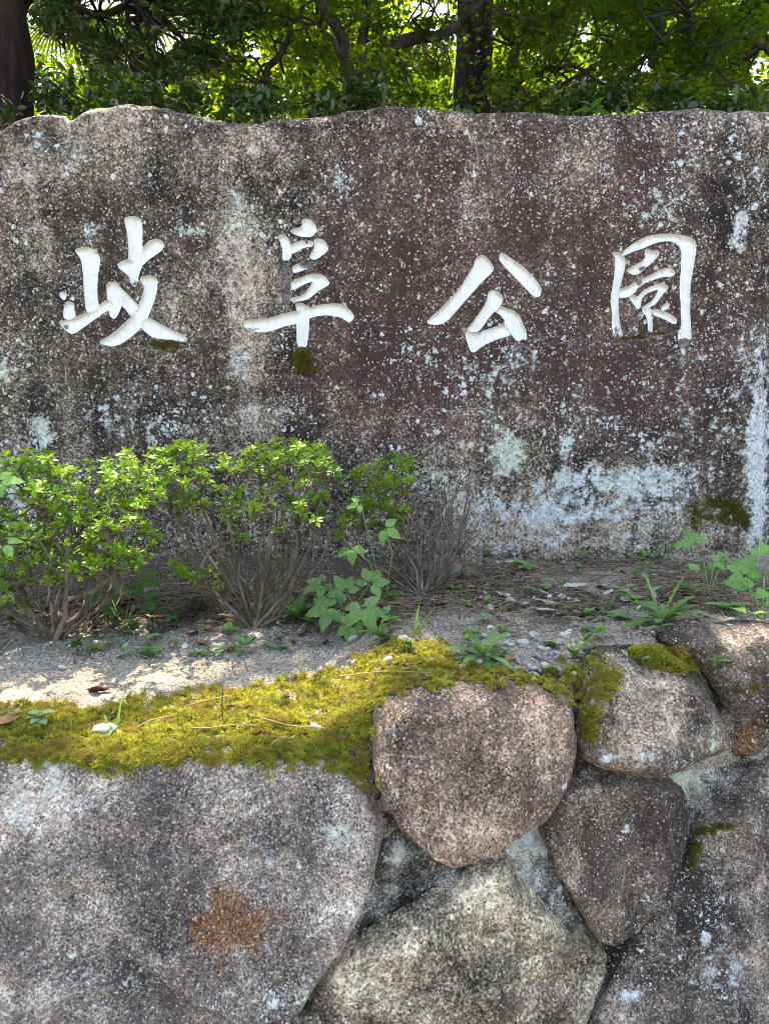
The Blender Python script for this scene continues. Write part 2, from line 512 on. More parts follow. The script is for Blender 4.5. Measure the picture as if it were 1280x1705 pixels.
def face_y(x, z):
    y = FACE_Y + 0.014 * fbm(x * 1.7, z * 1.7, 0.5, 3, 21) + 0.0035 * fbm(x * 11, z * 11, 2.5, 3, 23) + 0.0012 * fbm(x * 60, z * 60, 3.5, 2, 25)
    y = y + 0.75 * np.maximum(0, x - 1.222 - 0.012 * fbm(z * 6, 0, 0, 2, 27)) ** 1.0
    y = y + 0.5 * np.maximum(0, -1.45 - x)
    # a scooped flake near the top left and a slight belly at the foot
    y = y + 0.03 * sstep(0.13, 0.0, np.hypot((x + 1.02) * 0.8, (z - 2.52)))
    return y

def smooth_poly(P, it=2):
    P = np.asarray(P, float)
    for _ in range(it):
        Q = np.roll(P, -1, 0)
        P = np.stack([P * 0.75 + Q * 0.25, P * 0.25 + Q * 0.75], 1).reshape(-1, 2)
    return P
def resample(P, step):
    Q = np.vstack([P, P[:1]])
    d = np.hypot(*np.diff(Q, axis=0).T)
    s = np.concatenate([[0], np.cumsum(d)])
    n = max(8, int(round(s[-1] / step)))
    t = np.arange(n) / n * s[-1]
    return np.stack([np.interp(t, s, Q[:, 0]), np.interp(t, s, Q[:, 1])], 1)
def inside(P, poly):
    x, y = P[:, 0], P[:, 1]
    r = np.zeros(len(P), bool)
    a = poly
    b = np.roll(poly, -1, 0)
    for (x1, y1), (x2, y2) in zip(a, b):
        if y1 == y2: continue
        c = ((y1 > y) != (y2 > y)) & (x < (x2 - x1) * (y - y1) / (y2 - y1) + x1)
        r ^= c
    return r
def edge_dist(P, poly):
    a = poly
    b = np.roll(poly, -1, 0)
    d = b - a
    L = (d * d).sum(1) + 1e-12
    best = np.full(len(P), 1e9)
    for i0 in range(0, len(P), 4000):
        p = P[i0:i0 + 4000]
        t = np.clip(((p[:, None] - a[None]) * d[None]).sum(2) / L[None], 0, 1)
        q = a[None] + t[..., None] * d[None] - p[:, None]
        best[i0:i0 + 4000] = np.sqrt((q * q).sum(2).min(1))
    return best

# brush strokes traced as outlines: (origin px, origin py, zoom, [(wear, outline), ...])
GLYPHS = [
 ('first', 'leftmost carved white character, a mountain shape beside crossing strokes', 80, 340, 5.12, [
  (0.0, [(205,380),(290,355),(360,365),(410,395),(440,450),(425,560),(412,650),(412,780),(420,840),(440,870),(400,910),(330,935),(312,870),(300,740),(292,600),(283,500),(260,440)]),
  (0.1, [(95,745),(130,738),(158,755),(150,800),(130,822),(110,800),(92,775)]),
  (0.05, [(130,875),(155,815),(190,825),(225,850),(222,920),(245,950),(190,985),(128,980)]),
  (0.1, [(85,990),(160,985),(240,960),(320,920),(400,890),(440,840),(500,800),(545,830),(545,885),(480,915),(420,960),(340,1020),(260,1080),(205,1112),(170,1090),(110,1040)]),
  (0.0, [(482,690),(500,655),(545,650),(590,672),(620,720),(625,860),(600,920),(575,965),(545,978),(520,950),(505,880),(495,780)]),
  (0.0, [(560,670),(600,690),(680,770),(770,860),(765,900),(720,965),(690,940),(650,890),(615,860),(590,800)]),
  (0.05, [(640,110),(700,95),(755,100),(790,125),(800,170),(798,300),(800,360),(812,420),(800,520),(770,580),(760,640),(740,710),(705,690),(680,620),(660,560),(672,480),(678,380),(672,250),(655,190)]),
  (0.0, [(800,360),(850,310),(905,285),(960,295),(990,345),(965,395),(910,435),(850,470),(800,520),(770,500),(790,400)]),
  (0.1, [(570,515),(610,485),(670,458),(720,470),(760,560),(740,600),(680,610),(640,575)]),
  (0.0, [(765,625),(830,600),(900,605),(935,640),(930,720),(910,810),(880,890),(850,950),(820,1020),(770,1070),(690,1140),(610,1195),(540,1215),(480,1200),(415,1170),(500,1130),(590,1060),(680,980),(740,900),(785,820),(815,720),(805,680)]),
  (0.0, [(820,960),(870,965),(950,1015),(1040,1060),(1130,1100),(1190,1140),(1180,1175),(1100,1165),(1000,1150),(900,1140),(850,1110),(790,1055),(770,1020)]),
 ]),
 ('second', 'second carved white character from the left, its left stroke worn grey', 390, 340, 5.565, [
  (0.05, [(505,245),(560,220),(630,205),(625,150),(650,128),(705,140),(750,180),(768,230),(745,280),(700,305),(620,300),(560,280)]),
  (0.1, [(400,295),(440,272),(480,285),(515,340),(540,420),(530,490),(510,520),(440,520),(452,450),(435,370)]),
  (0.72, [(440,515),(520,515),(525,620),(520,760),(515,900),(470,950),(440,920),(428,800),(430,650)]),
  (0.1, [(520,370),(580,345),(650,335),(700,330),(740,345),(720,400),(660,395),(600,430),(540,465),(525,430)]),
  (0.05, [(735,320),(790,310),(835,330),(865,375),(875,415),(840,455),(780,500),(740,515),(690,500),(720,430),(740,400)]),
  (0.4, [(540,570),(600,545),(680,520),(750,510),(770,530),(720,580),(640,615),(550,645),(530,610)]),
  (0.12, [(520,715),(600,680),(700,645),(780,637),(840,660),(880,710),(885,740),(840,770),(780,800),(700,870),(660,890),(600,900),(560,905),(520,895),(525,865),(600,855),(650,830),(700,760),(740,710),(650,740),(560,790),(525,800)]),
  (0.08, [(75,1110),(110,1070),(200,1065),(300,1055),(400,1030),(500,1000),(575,985),(700,950),(800,925),(920,915),(1000,920),(1060,960),(1100,1010),(1115,1050),(1065,1103),(1030,1070),(960,1040),(860,1025),(780,1035),(700,1055),(570,1110),(470,1130),(380,1165),(280,1190),(180,1180),(110,1160)]),
  (0.0, [(565,910),(640,915),(700,960),(697,1060),(690,1180),(680,1290),(665,1330),(580,1325),(577,1180),(567,1050),(575,970)]),
 ]),
 ('third', 'third carved white character, two spread strokes above a closed hook', 690, 400, 5.565, [
  (0.0, [(555,190),(590,140),(640,135),(685,175),(730,240),(733,280),(700,320),(640,370),(560,460),(480,550),(400,640),(330,720),(270,770),(200,785),(100,765),(150,710),(270,600),(370,500),(440,410),(500,310),(545,235)]),
  (0.0, [(780,150),(790,115),(830,118),(870,150),(950,200),(1040,265),(1120,350),(1170,420),(1182,470),(1165,525),(1110,520),(1050,460),(980,390),(900,310),(830,240),(785,190)]),
  (0.0, [(675,510),(690,465),(740,455),(790,485),(822,525),(810,590),(775,640),(730,670),(690,720),(640,790),(600,845),(530,850),(475,830),(520,780),(580,700),(640,610),(670,550)]),
  (0.0, [(470,860),(480,825),(530,845),(600,850),(660,825),(740,800),(830,768),(880,800),(905,875),(840,895),(760,920),(680,950),(610,995),(560,1040),(525,1030),(500,960),(480,910)]),
  (0.0, [(735,660),(780,635),(800,600),(850,625),(930,645),(975,690),(1010,760),(1040,840),(1050,900),(1030,930),(1010,905),(970,942),(930,910),(900,870),(870,820),(830,770),(840,740),(800,690)]),
 ]),
 ('fourth', 'rightmost carved white character, many strokes inside an arched frame', 1000, 370, 7.111, [
  (0.08, [(118,370),(150,345),(230,350),(280,400),(300,450),(290,560),(260,680),(240,780),(222,900),(225,1050),(235,1150),(255,1250),(280,1350),(200,1370),(170,1340),(140,1240),(140,1150),(150,1080),(130,950),(140,800),(160,680),(172,520),(175,440),(155,400)]),
  (0.03, [(240,365),(330,285),(430,215),(560,155),(700,130),(850,130),(980,150),(1080,180),(1125,230),(1133,300),(1110,400),(1090,550),(1070,700),(1060,850),(1058,1050),(1070,1250),(1070,1400),(1040,1460),(980,1490),(930,1480),(905,1450),(915,1350),(905,1280),(955,1260),(955,1100),(940,950),(935,800),(935,680),(945,560),(950,420),(950,310),(900,245),(820,215),(720,225),(620,255),(500,310),(400,340),(310,380),(270,400)]),
  (0.2, [(295,570),(370,525),(450,480),(520,430),(540,390),(520,340),(530,310),(590,320),(650,325),(710,345),(680,400),(600,490),(540,540),(470,600),(420,620),(370,610),(330,580)]),
  (0.15, [(240,770),(330,755),(420,700),(540,640),(640,590),(740,540),(830,530),(875,570),(885,610),(850,645),(760,640),(650,670),(540,710),(460,770),(410,830),(340,880),(280,890),(222,890)]),
  (0.22, [(340,870),(400,840),(440,880),(500,810),(600,750),(720,705),(790,730),(810,775),(770,820),(720,870),(690,930),(640,980),(560,1010),(500,1000),(540,970),(620,920),(660,850),(700,790),(620,810),(540,850),(500,890),(490,960),(470,1030),(430,1010),(390,950),(350,890)]),
  (0.5, [(480,1040),(530,1090),(470,1160),(400,1230),(345,1280),(330,1250),(400,1180),(450,1090)]),
  (0.15, [(490,1000),(560,985),(610,1010),(615,1090),(625,1180),(625,1290),(570,1290),(565,1180),(550,1110),(510,1070)]),
  (0.12, [(610,1020),(680,1020),(760,1050),(850,1090),(910,1140),(905,1180),(880,1215),(820,1180),(730,1130),(620,1095)]),
  (0.2, [(710,1030),(745,970),(790,945),(825,970),(815,1010),(750,1050)]),
  (0.85, [(280,1370),(400,1340),(600,1300),(900,1260),(905,1300),(760,1340),(600,1360),(450,1400),(300,1410)]),
 ]),
]
# where the paint has come off: (px, py, rx, ry, amount)
PAINT_WEAR = [(108, 543, 14, 8, 0.5), (222, 470, 10, 8, 0.6), (418, 548, 20, 8, 0.5), (1140, 572, 14, 10, 1.2), (1030, 560, 8, 26, 0.6), (1065, 545, 10, 16, 0.6), (1068, 468, 10, 10, 0.5), (185, 570, 10, 5, 0.4), (1075, 445, 14, 6, 0.5), (510, 400, 4, 8, 0.7), (500, 580, 14, 5, 0.8), (518, 438, 14, 7, 0.7)]
LICHEN = [(900, 690, 160, 60, .36), (1160, 640, 120, 80, .36), (1240, 620, 40, 120, .55), (780, 600, 60, 60, .36), (860, 600, 50, 40, .5), (1240, 300, 60, 120, .36), (150, 380, 14, 24, .8), (395, 350, 26, 50, .62), (400, 400, 40, 60, .35), (570, 300, 15, 26, .8), (320, 382, 50, 12, .75), (1230, 390, 18, 45, .9), (1100, 350, 50, 40, .5), (830, 640, 40, 60, .55), (680, 590, 16, 24, .6), (845, 760, 34, 55, .9), (945, 740, 14, 36, .85), (960, 800, 90, 34, .85), (1060, 800, 120, 36, .95), (930, 850, 150, 40, .85), (1266, 770, 28, 190, 1.25), (1100, 850, 120, 30, .6), (790, 830, 60, 60, .6), (960, 900, 180, 24, .5), (1080, 750, 40, 40, .5), (1180, 710, 60, 70, .45), (70, 720, 24, 34, .85), (250, 715, 130, 26, .55), (180, 690, 60, 30, .5), (400, 600, 30, 26, .6), (5, 620, 24, 34, .6), (30, 810, 50, 60, .7), (720, 800, 60, 50, .55), (420, 680, 16, 26, .6), (480, 690, 30, 24, .45), (1160, 250, 130, 120, .30), (1120, 420, 160, 110, .25), (170, 580, 24, 20, .45), (1130, 590, 40, 24, .5), (850, 650, 70, 90, .35), (60, 250, 40, 50, .25), (600, 380, 20, 20, .5), (50, 480, 60, 60, .25), (930, 620, 80, 60, .25)]
PALE = [(185, 215, 95, 45, 1.0), (40, 290, 45, 80, .7), (130, 275, 90, 50, .8), (410, 235, 60, 36, 1.0), (370, 275, 70, 45, .8), (395, 400, 40, 80, 1.1), (405, 490, 50, 80, 1.25), (415, 590, 45, 70, 1.2), (435, 695, 50, 46, 1.25), (330, 470, 36, 36, .9), (395, 330, 30, 50, .7), (90, 420, 70, 60, .5), (800, 250, 60, 70, .65), (760, 200, 60, 30, .6), (960, 560, 60, 40, .4), (700, 360, 60, 50, .35), (560, 250, 60, 40, .45), (780, 330, 40, 50, .5), (790, 700, 90, 70, .45), (950, 890, 260, 46, 1.0), (1120, 930, 120, 40, .9), (700, 880, 140, 60, .5), (1180, 890, 60, 40, .6), (850, 700, 60, 60, .4), (620, 680, 60, 60, .35), (310, 500, 60, 40, .45), (230, 470, 30, 30, .4), (960, 300, 80, 60, .35), (900, 440, 60, 50, .3), (280, 820, 300, 100, .25), (1200, 200, 100, 20, .4), (500, 200, 500, 12, .35)]
PURPLE = [(640, 420, 130, 260, .9), (820, 420, 200, 260, 1.0), (1020, 420, 200, 260, .9), (720, 640, 260, 120, 1.0), (1000, 640, 260, 110, .9), (560, 560, 60, 160, .8), (300, 420, 40, 40, .6), (300, 640, 60, 60, .4), (1200, 560, 90, 200, .7)]
RUST = [(900, 720, 120, 60, .28), (650, 650, 90, 60, .24), (600, 740, 80, 30, .24)]

def build_monument():
    root = empty('stone_monument', (0, 0, 0))
    tag(root, 'long rough brown stone slab carved with four white characters behind the shrubs', 'monument')
    nx = int(round((X1 - X0) / STEP)) + 1
    nz = int(round((ZR - Z0) / STEP)) + 1
    xs = X0 + np.arange(nx) * STEP
    zs = Z0 + np.arange(nz) * STEP
    Xg, Zg = np.meshgrid(xs, zs)
    # stroke outlines in face coordinates
    cut = np.zeros((nz - 1, nx - 1), bool)
    patches = []
    for (nm, lab, ox, oy, k, strokes) in GLYPHS:
        polys = []
        for (wear, P) in strokes:
            W = []
            for (u, v) in P:
                q = at(ox + u / k, oy + v / k, FACE_Y)
                W.append((q.x, q.z))
            W = resample(smooth_poly(W, 2), 0.0036)
            W = W + 0.0006 * np.stack([fbm(W[:, 0] * 160, W[:, 1] * 160, 0, 2, 31), fbm(W[:, 0] * 160, W[:, 1] * 160, 5, 2, 33)], 1)
            polys.append((wear, W))
        allp = np.vstack([w for _, w in polys])
        i0 = int((allp[:, 0].min() - 0.02 - X0) / STEP); i1 = int((allp[:, 0].max() + 0.02 - X0) / STEP) + 1
        j0 = int((allp[:, 1].min() - 0.02 - Z0) / STEP); j1 = int((allp[:, 1].max() + 0.02 - Z0) / STEP) + 1
        cut[j0:j1, i0:i1] = True
        patches.append((nm, lab, polys, i0, i1, j0, j1))
    # regular rows
    Yg = face_y(Xg, Zg)
    V = [np.stack([Xg.ravel(), Yg.ravel(), Zg.ravel()], 1)]
    q = grid_faces(nz, nx).reshape(nz - 1, nx - 1, 4)[~cut]
    quads = [q]
    tris = []
    nv = nx * nz
    # rows that follow the broken top edge, round it, cross the top and go down the back
    ztop = np.interp(xs, TOPX, TOPZ) + 0.004 * fbm(xs * 14, 0, 0, 3, 41) - 0.006
    prev = np.arange(nx) + (nz - 1) * nx
    THK = 0.46
    rows = []
    for s in np.linspace(0, 1, 28)[1:]:
        z = ZR + (ztop - RIM - ZR) * s
        rows.append((face_y(xs, z), z))
    for a in np.linspace(0, 90, 9)[1:]:
        z = ztop - RIM + RIM * math.sin(R(a))
        y = face_y(xs, ztop) + RIM * (1 - math.cos(R(a)))
        rows.append((y + 0.004 * fbm(xs * 20, a * 0.1, 0, 3, 43), z + 0.003 * fbm(xs * 25, a * 0.1, 3, 3, 45)))
    for d in np.linspace(RIM, THK, 14)[1:]:
        y = face_y(xs, ztop) + d
        rows.append((y, ztop + 0.02 * fbm(xs * 5, d * 5, 0, 4, 47) * min(1, (d - RIM) * 10) - 0.25 * max(0, d - 0.36)))
    for z in (2.3, 1.9, 1.4, 0.95):
        rows.append((face_y(xs, ztop) + THK + 0.03 * fbm(xs * 3, z * 3, 0, 3, 49), xs * 0 + np.minimum(z, ztop - 0.1)))
    for (y, z) in rows:
        V.append(np.stack([xs, y, z], 1))
        cur = np.arange(nx) + nv
        nv += nx
        quads.append(np.stack([prev[:-1], prev[1:], cur[1:], cur[:-1]], 1))
        prev = cur
    # the two ends
    ncol = nz + len(rows)
    colL = np.concatenate([np.arange(nz) * nx, nx * nz + np.arange(len(rows)) * nx])
    for off in (0, nx - 1):
        ids = colL + off
        c = np.vstack(V)[ids].mean(0)
        V.append(c[None])
        for a, b in zip(ids[:-1], ids[1:]): tris.append([(a, b, nv) if off else (b, a, nv)])
        nv += 1
    glyph_data = []
    for (nm, lab, polys, i0, i1, j0, j1) in patches:
        pts, src = [], []
        for j in range(j0, j1 + 1):
            for i in range(i0, i1 + 1):
                pts.append((xs[i], zs[j])); src.append(j * nx + i)
        ng = len(pts)
        gp = np.array(pts)
        # drop grid points that crowd an outline (never those on the border of the patch)
        ii = np.tile(np.arange(i0, i1 + 1), j1 - j0 + 1); jj = np.repeat(np.arange(j0, j1 + 1), i1 - i0 + 1)
        border = (ii == i0) | (ii == i1) | (jj == j0) | (jj == j1)
        dmin = np.full(ng, 1e9)
        for _, W in polys: dmin = np.minimum(dmin, edge_dist(gp, W))
        keep = border | (dmin > 0.0022)
        gp = gp[keep]; gsrc = np.array(src)[keep]
        P = [gp]; S = [gsrc]; E = []
        n = len(gp)
        for _, W in polys:
            m = len(W)
            P.append(W); S.append(np.full(m, -1))
            E += [(n + a, n + (a + 1) % m) for a in range(m)]
            n += m
        # rings inside each outline to shape the cut
        for wi, (_, W) in enumerate(polys):
            T = np.roll(W, -1, 0) - np.roll(W, 1, 0)
            N = np.stack([-T[:, 1], T[:, 0]], 1) / (np.hypot(T[:, 0], T[:, 1])[:, None] + 1e-9)
            for off in (0.0033, 0.0075):
                for sg in (1, -1):
                    Q = W + N * off * sg
                    ok = inside(Q, W) & (edge_dist(Q, W) > off * 0.8)
                    for wj, (_, W2) in enumerate(polys):
                        if wj != wi: ok &= edge_dist(Q, W2) > 0.0015
                    P.append(Q[ok]); S.append(np.full(ok.sum(), -1)); n += ok.sum()
        P = np.vstack(P); S = np.concatenate(S)
        r = delaunay_2d_cdt([Vector((float(a), float(b))) for a, b in P], E, [], 0, 1e-6)
        vo = np.array([(v[0], v[1]) for v in r[0]])
        fo = np.array([f for f in r[2]])
        orig = [o[0] if len(o) else -1 for o in r[3]]
        gid = np.array([S[o] if o >= 0 else -1 for o in orig])
        depth = np.zeros(len(vo)); wearv = np.zeros(len(vo)); edg = np.zeros(len(vo))
        cen = vo[fo].mean(1)
        inc = np.zeros(len(fo), bool)
        edmax = np.zeros(len(vo))
        for (wear, W) in polys:
            ins = inside(vo, W)
            d = np.where(ins, edge_dist(vo, W), 0)
            wmax = max(0.006, float(d.max()))
            D = min(0.013, 0.005 + 0.5 * wmax)
            dep = D * (0.72 * np.clip(d / 0.0030, 0, 1) + 0.28 * np.minimum(1, d / wmax)) + np.where(d > 0.002, 0.0006 * fbm(vo[:, 0] * 90, vo[:, 1] * 45, 0, 2, 35), 0)
            better = dep > depth
            wearv = np.where(better, wear, wearv)
            depth = np.where(better, dep, depth)
            edmax = np.maximum(edmax, d)
            inc |= inside(cen, W)
        px, py = project(vo[:, 0], FACE_Y, vo[:, 1])
        wearv = wearv + blob_mask(px, py, PAINT_WEAR)
        yb = face_y(vo[:, 0], vo[:, 1]) + depth
        P3 = np.stack([vo[:, 0], yb, vo[:, 1]], 1)
        # grime and warm bounced light are painted along the upper rim of each cut
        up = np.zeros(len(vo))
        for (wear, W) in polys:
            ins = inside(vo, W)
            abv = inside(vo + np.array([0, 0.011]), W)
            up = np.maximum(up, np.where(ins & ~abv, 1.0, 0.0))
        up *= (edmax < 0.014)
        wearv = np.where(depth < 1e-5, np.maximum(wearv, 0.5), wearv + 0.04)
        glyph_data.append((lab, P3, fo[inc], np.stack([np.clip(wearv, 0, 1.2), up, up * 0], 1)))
        # remaining triangles go to the slab: reuse grid vertices, append new ones
        used = np.unique(fo[~inc])
        mp = np.full(len(vo), -1)
        new = []
        for u in used:
            if gid[u] >= 0: mp[u] = gid[u]
            else:
                mp[u] = nv + len(new); new.append(P3[u])
        V.append(np.array(new)); nv += len(new)
        tris.append(mp[fo[~inc]])
    V = np.vstack(V)
    px, py = project(V[:, 0], np.full(len(V), FACE_Y), V[:, 2])
    mask = np.stack([blob_mask(px, py, LICHEN), blob_mask(px, py, PALE), blob_mask(px, py, RUST), blob_mask(px, py, PURPLE)], 1)
    obj('slab', V, [np.vstack(tris), np.vstack(quads)], M['slab'], root, attrs={'mask': mask})
    for (lab, P3, f, mk) in glyph_data:
        used, inv = np.unique(f, return_inverse=True)
        o = obj('carved_character', P3[used], [inv.reshape(-1, 3)], M['paint'], root, attrs={'mask': mk[used]})
        o['label'] = lab
        o.data.set_sharp_from_angle(angle=R(28))
build_monument()

# ------------------------------------------------------------------ retaining wall of rounded boulders
def wall_pt(px, py):
    dx, dy, dz = [float(v) for v in ray(px, py)]
    y = 1.15
    for _ in range(12):
        t = y / dy
        y = float(wall_y(dx * t, CAMZ + dz * t))
    t = y / dy
    return (dx * t, CAMZ + dz * t)

def stone_part(root, outline, mat, label=None, rnd=0.05, H=0.05, base=0.02, tilt=(0, 0), res=0.0055, masks=None, seed=0, px=True, amp=1.0, lump=None, topr=None, facet=1.0):
    W = np.array([wall_pt(*p) for p in outline]) if px else np.array(outline, float)
    W = resample(smooth_poly(W, 2), res)
    W = W + 0.004 * amp * np.stack([fbm(W[:, 0] * 25, W[:, 1] * 25, seed, 3, 51), fbm(W[:, 0] * 25, W[:, 1] * 25, seed + 9, 3, 53)], 1)
    lo, hi = W.min(0), W.max(0)
    nx = int((hi[0] - lo[0]) / res) + 2
    nz = int((hi[1] - lo[1]) / (res * 0.866)) + 2
    gx, gz = np.meshgrid(lo[0] + np.arange(nx) * res, lo[1] + np.arange(nz) * res * 0.866)
    gx = gx + (np.arange(nz)[:, None] % 2) * res * 0.5
    P = np.stack([gx.ravel(), gz.ravel()], 1)
    P = P[inside(P, W)]
    P = P[edge_dist(P, W) > res * 0.55]
    m = len(W)
    pts = np.vstack([W, P])
    r = delaunay_2d_cdt([Vector((float(a), float(b))) for a, b in pts], [(i, (i + 1) % m) for i in range(m)], [], 1, 1e-7)
    vo = np.array([(v[0], v[1]) for v in r[0]])
    fo = np.array([f for f in r[2]])
    d = edge_dist(vo, W)
    x, z = vo[:, 0], vo[:, 1]
    cx, cz = W.mean(0)
    rr = rnd * (1 + 0.35 * fbm(x * 9, z * 9, seed, 2, 55))
    if topr is not None:                      # upper edge rolls back more slowly
        k = sstep(cz, hi[1], z)
        rr = rr * (1 - k) + topr * k
    t = np.clip(d / rr, 0, 1)
    h = H * np.sqrt(np.clip(1 - (1 - t) ** 2, 0, 1))
    if topr is not None: h = h * 1.0
    h = h + tilt[0] * (x - cx) + tilt[1] * (z - cz)
    env = np.clip(d / 0.02, 0, 1)
    ridge = 1 - np.abs(fbm(x * 7, z * 9, seed + 3, 3, 62))
    n = 0.016 * fbm(x * 5, z * 5, seed, 3, 57) + 0.008 * fbm(x * 16, z * 16, seed, 3, 58) + 0.0042 * fbm(x * 48, z * 48, seed, 3, 59, 0.6) + 0.0018 * fbm(x * 150, z * 150, seed, 2, 60) + 0.010 * (ridge - 0.7)
    h = h + n * amp * (0.35 + 0.65 * env)
    cn = 0.5 * fbm(x * 40, z * 40, seed, 2, 66)
    # broken facets along the edges
    fr = np.random.default_rng(int(seed * 100))
    hw, hh = (hi - lo) / 2
    for k in range(7):
        th = k * 0.9 + fr.uniform(-0.3, 0.3)
        u = np.cos(th) * (x - cx) / hw + np.sin(th) * (z - cz) / hh + 0.12 * cn * (1 if k % 2 else -1)
        h = h - np.maximum(0, u - fr.uniform(0.35, 0.75)) * fr.uniform(0.02, 0.08) * facet * (0.25 if math.sin(th) > 0.3 else 1.0)
    # shallow chips with sharp rims
    for k in range(14):
        u0, v0 = fr.uniform(lo[0], hi[0]), fr.uniform(lo[1], hi[1])
        rx = fr.uniform(0.012, 0.05)
        q = np.hypot((x - u0) / rx, (z - v0) / (rx * fr.uniform(0.5, 1.0))) + cn * (1 if k % 2 else -1)
        h = h - np.maximum(0, 1 - q) * fr.uniform(0.002, 0.007)
    if lump is not None: h = h + lump(x, z)
    y = wall_y(x, z) + base - h
    V = np.stack([x, y, z], 1)
    # sides and back: a few rings that turn in, the upper edge sinking into the bank
    nb = len(V)
    ring = [None] * m
    for i, o in enumerate(r[3]):
        for k in o:
            if k < m: ring[k] = i
    ring = np.array([a for a in ring if a is not None])
    nr = len(ring)
    V0 = V[ring]
    up = sstep(cz, hi[1], V0[:, 2])
    rings, q = [], []
    prev = ring
    for j, (back, shrink, drop) in enumerate([(0.012, 0.995, 0.003), (0.03, 0.985, 0.012), (0.055, 0.97, 0.03), (0.09, 0.95, 0.055), (0.16, 0.92, 0.09)]):
        B = V0.copy()
        B[:, 0] = cx + (B[:, 0] - cx) * shrink
        B[:, 2] = cz + (B[:, 2] - cz) * shrink - up * drop
        B[:, 1] = V0[:, 1] + back
        B += 0.004 * np.stack([fbm(B[:, 0] * 30, B[:, 1] * 30, B[:, 2] * 30, 3, 71), fbm(B[:, 0] * 30, B[:, 1] * 30, B[:, 2] * 30, 3, 72), fbm(B[:, 0] * 30, B[:, 1] * 30, B[:, 2] * 30, 3, 73)], 1)
        rings.append(B)
        cur = nb + j * nr + np.arange(nr)
        q.append(np.stack([prev, cur, np.roll(cur, -1), np.roll(prev, -1)], 1))
        prev = cur
    q = np.vstack(q)
    V = np.vstack([V] + rings + [[[cx, rings[-1][:, 1].mean() + 0.02, cz - 0.03]]])
    bt = np.stack([prev, np.full(nr, len(V) - 1), np.roll(prev, -1)], 1)
    # orient the front faces towards the viewer
    a, b, c = V[fo[0][0]], V[fo[0][1]], V[fo[0][2]]
    if np.cross(b - a, c - a)[1] > 0: fo = fo[:, ::-1]
    ppx, ppy = project(V[:, 0], V[:, 1], V[:, 2])
    masks = masks or ([], [], [])
    mk = np.stack([blob_mask(ppx, ppy, mm) for mm in masks], 1)
    o = obj('stone', V, [np.vstack([fo, bt]), q], mat, root, attrs={'mask': mk})
    if label: o['label'] = label
    return o

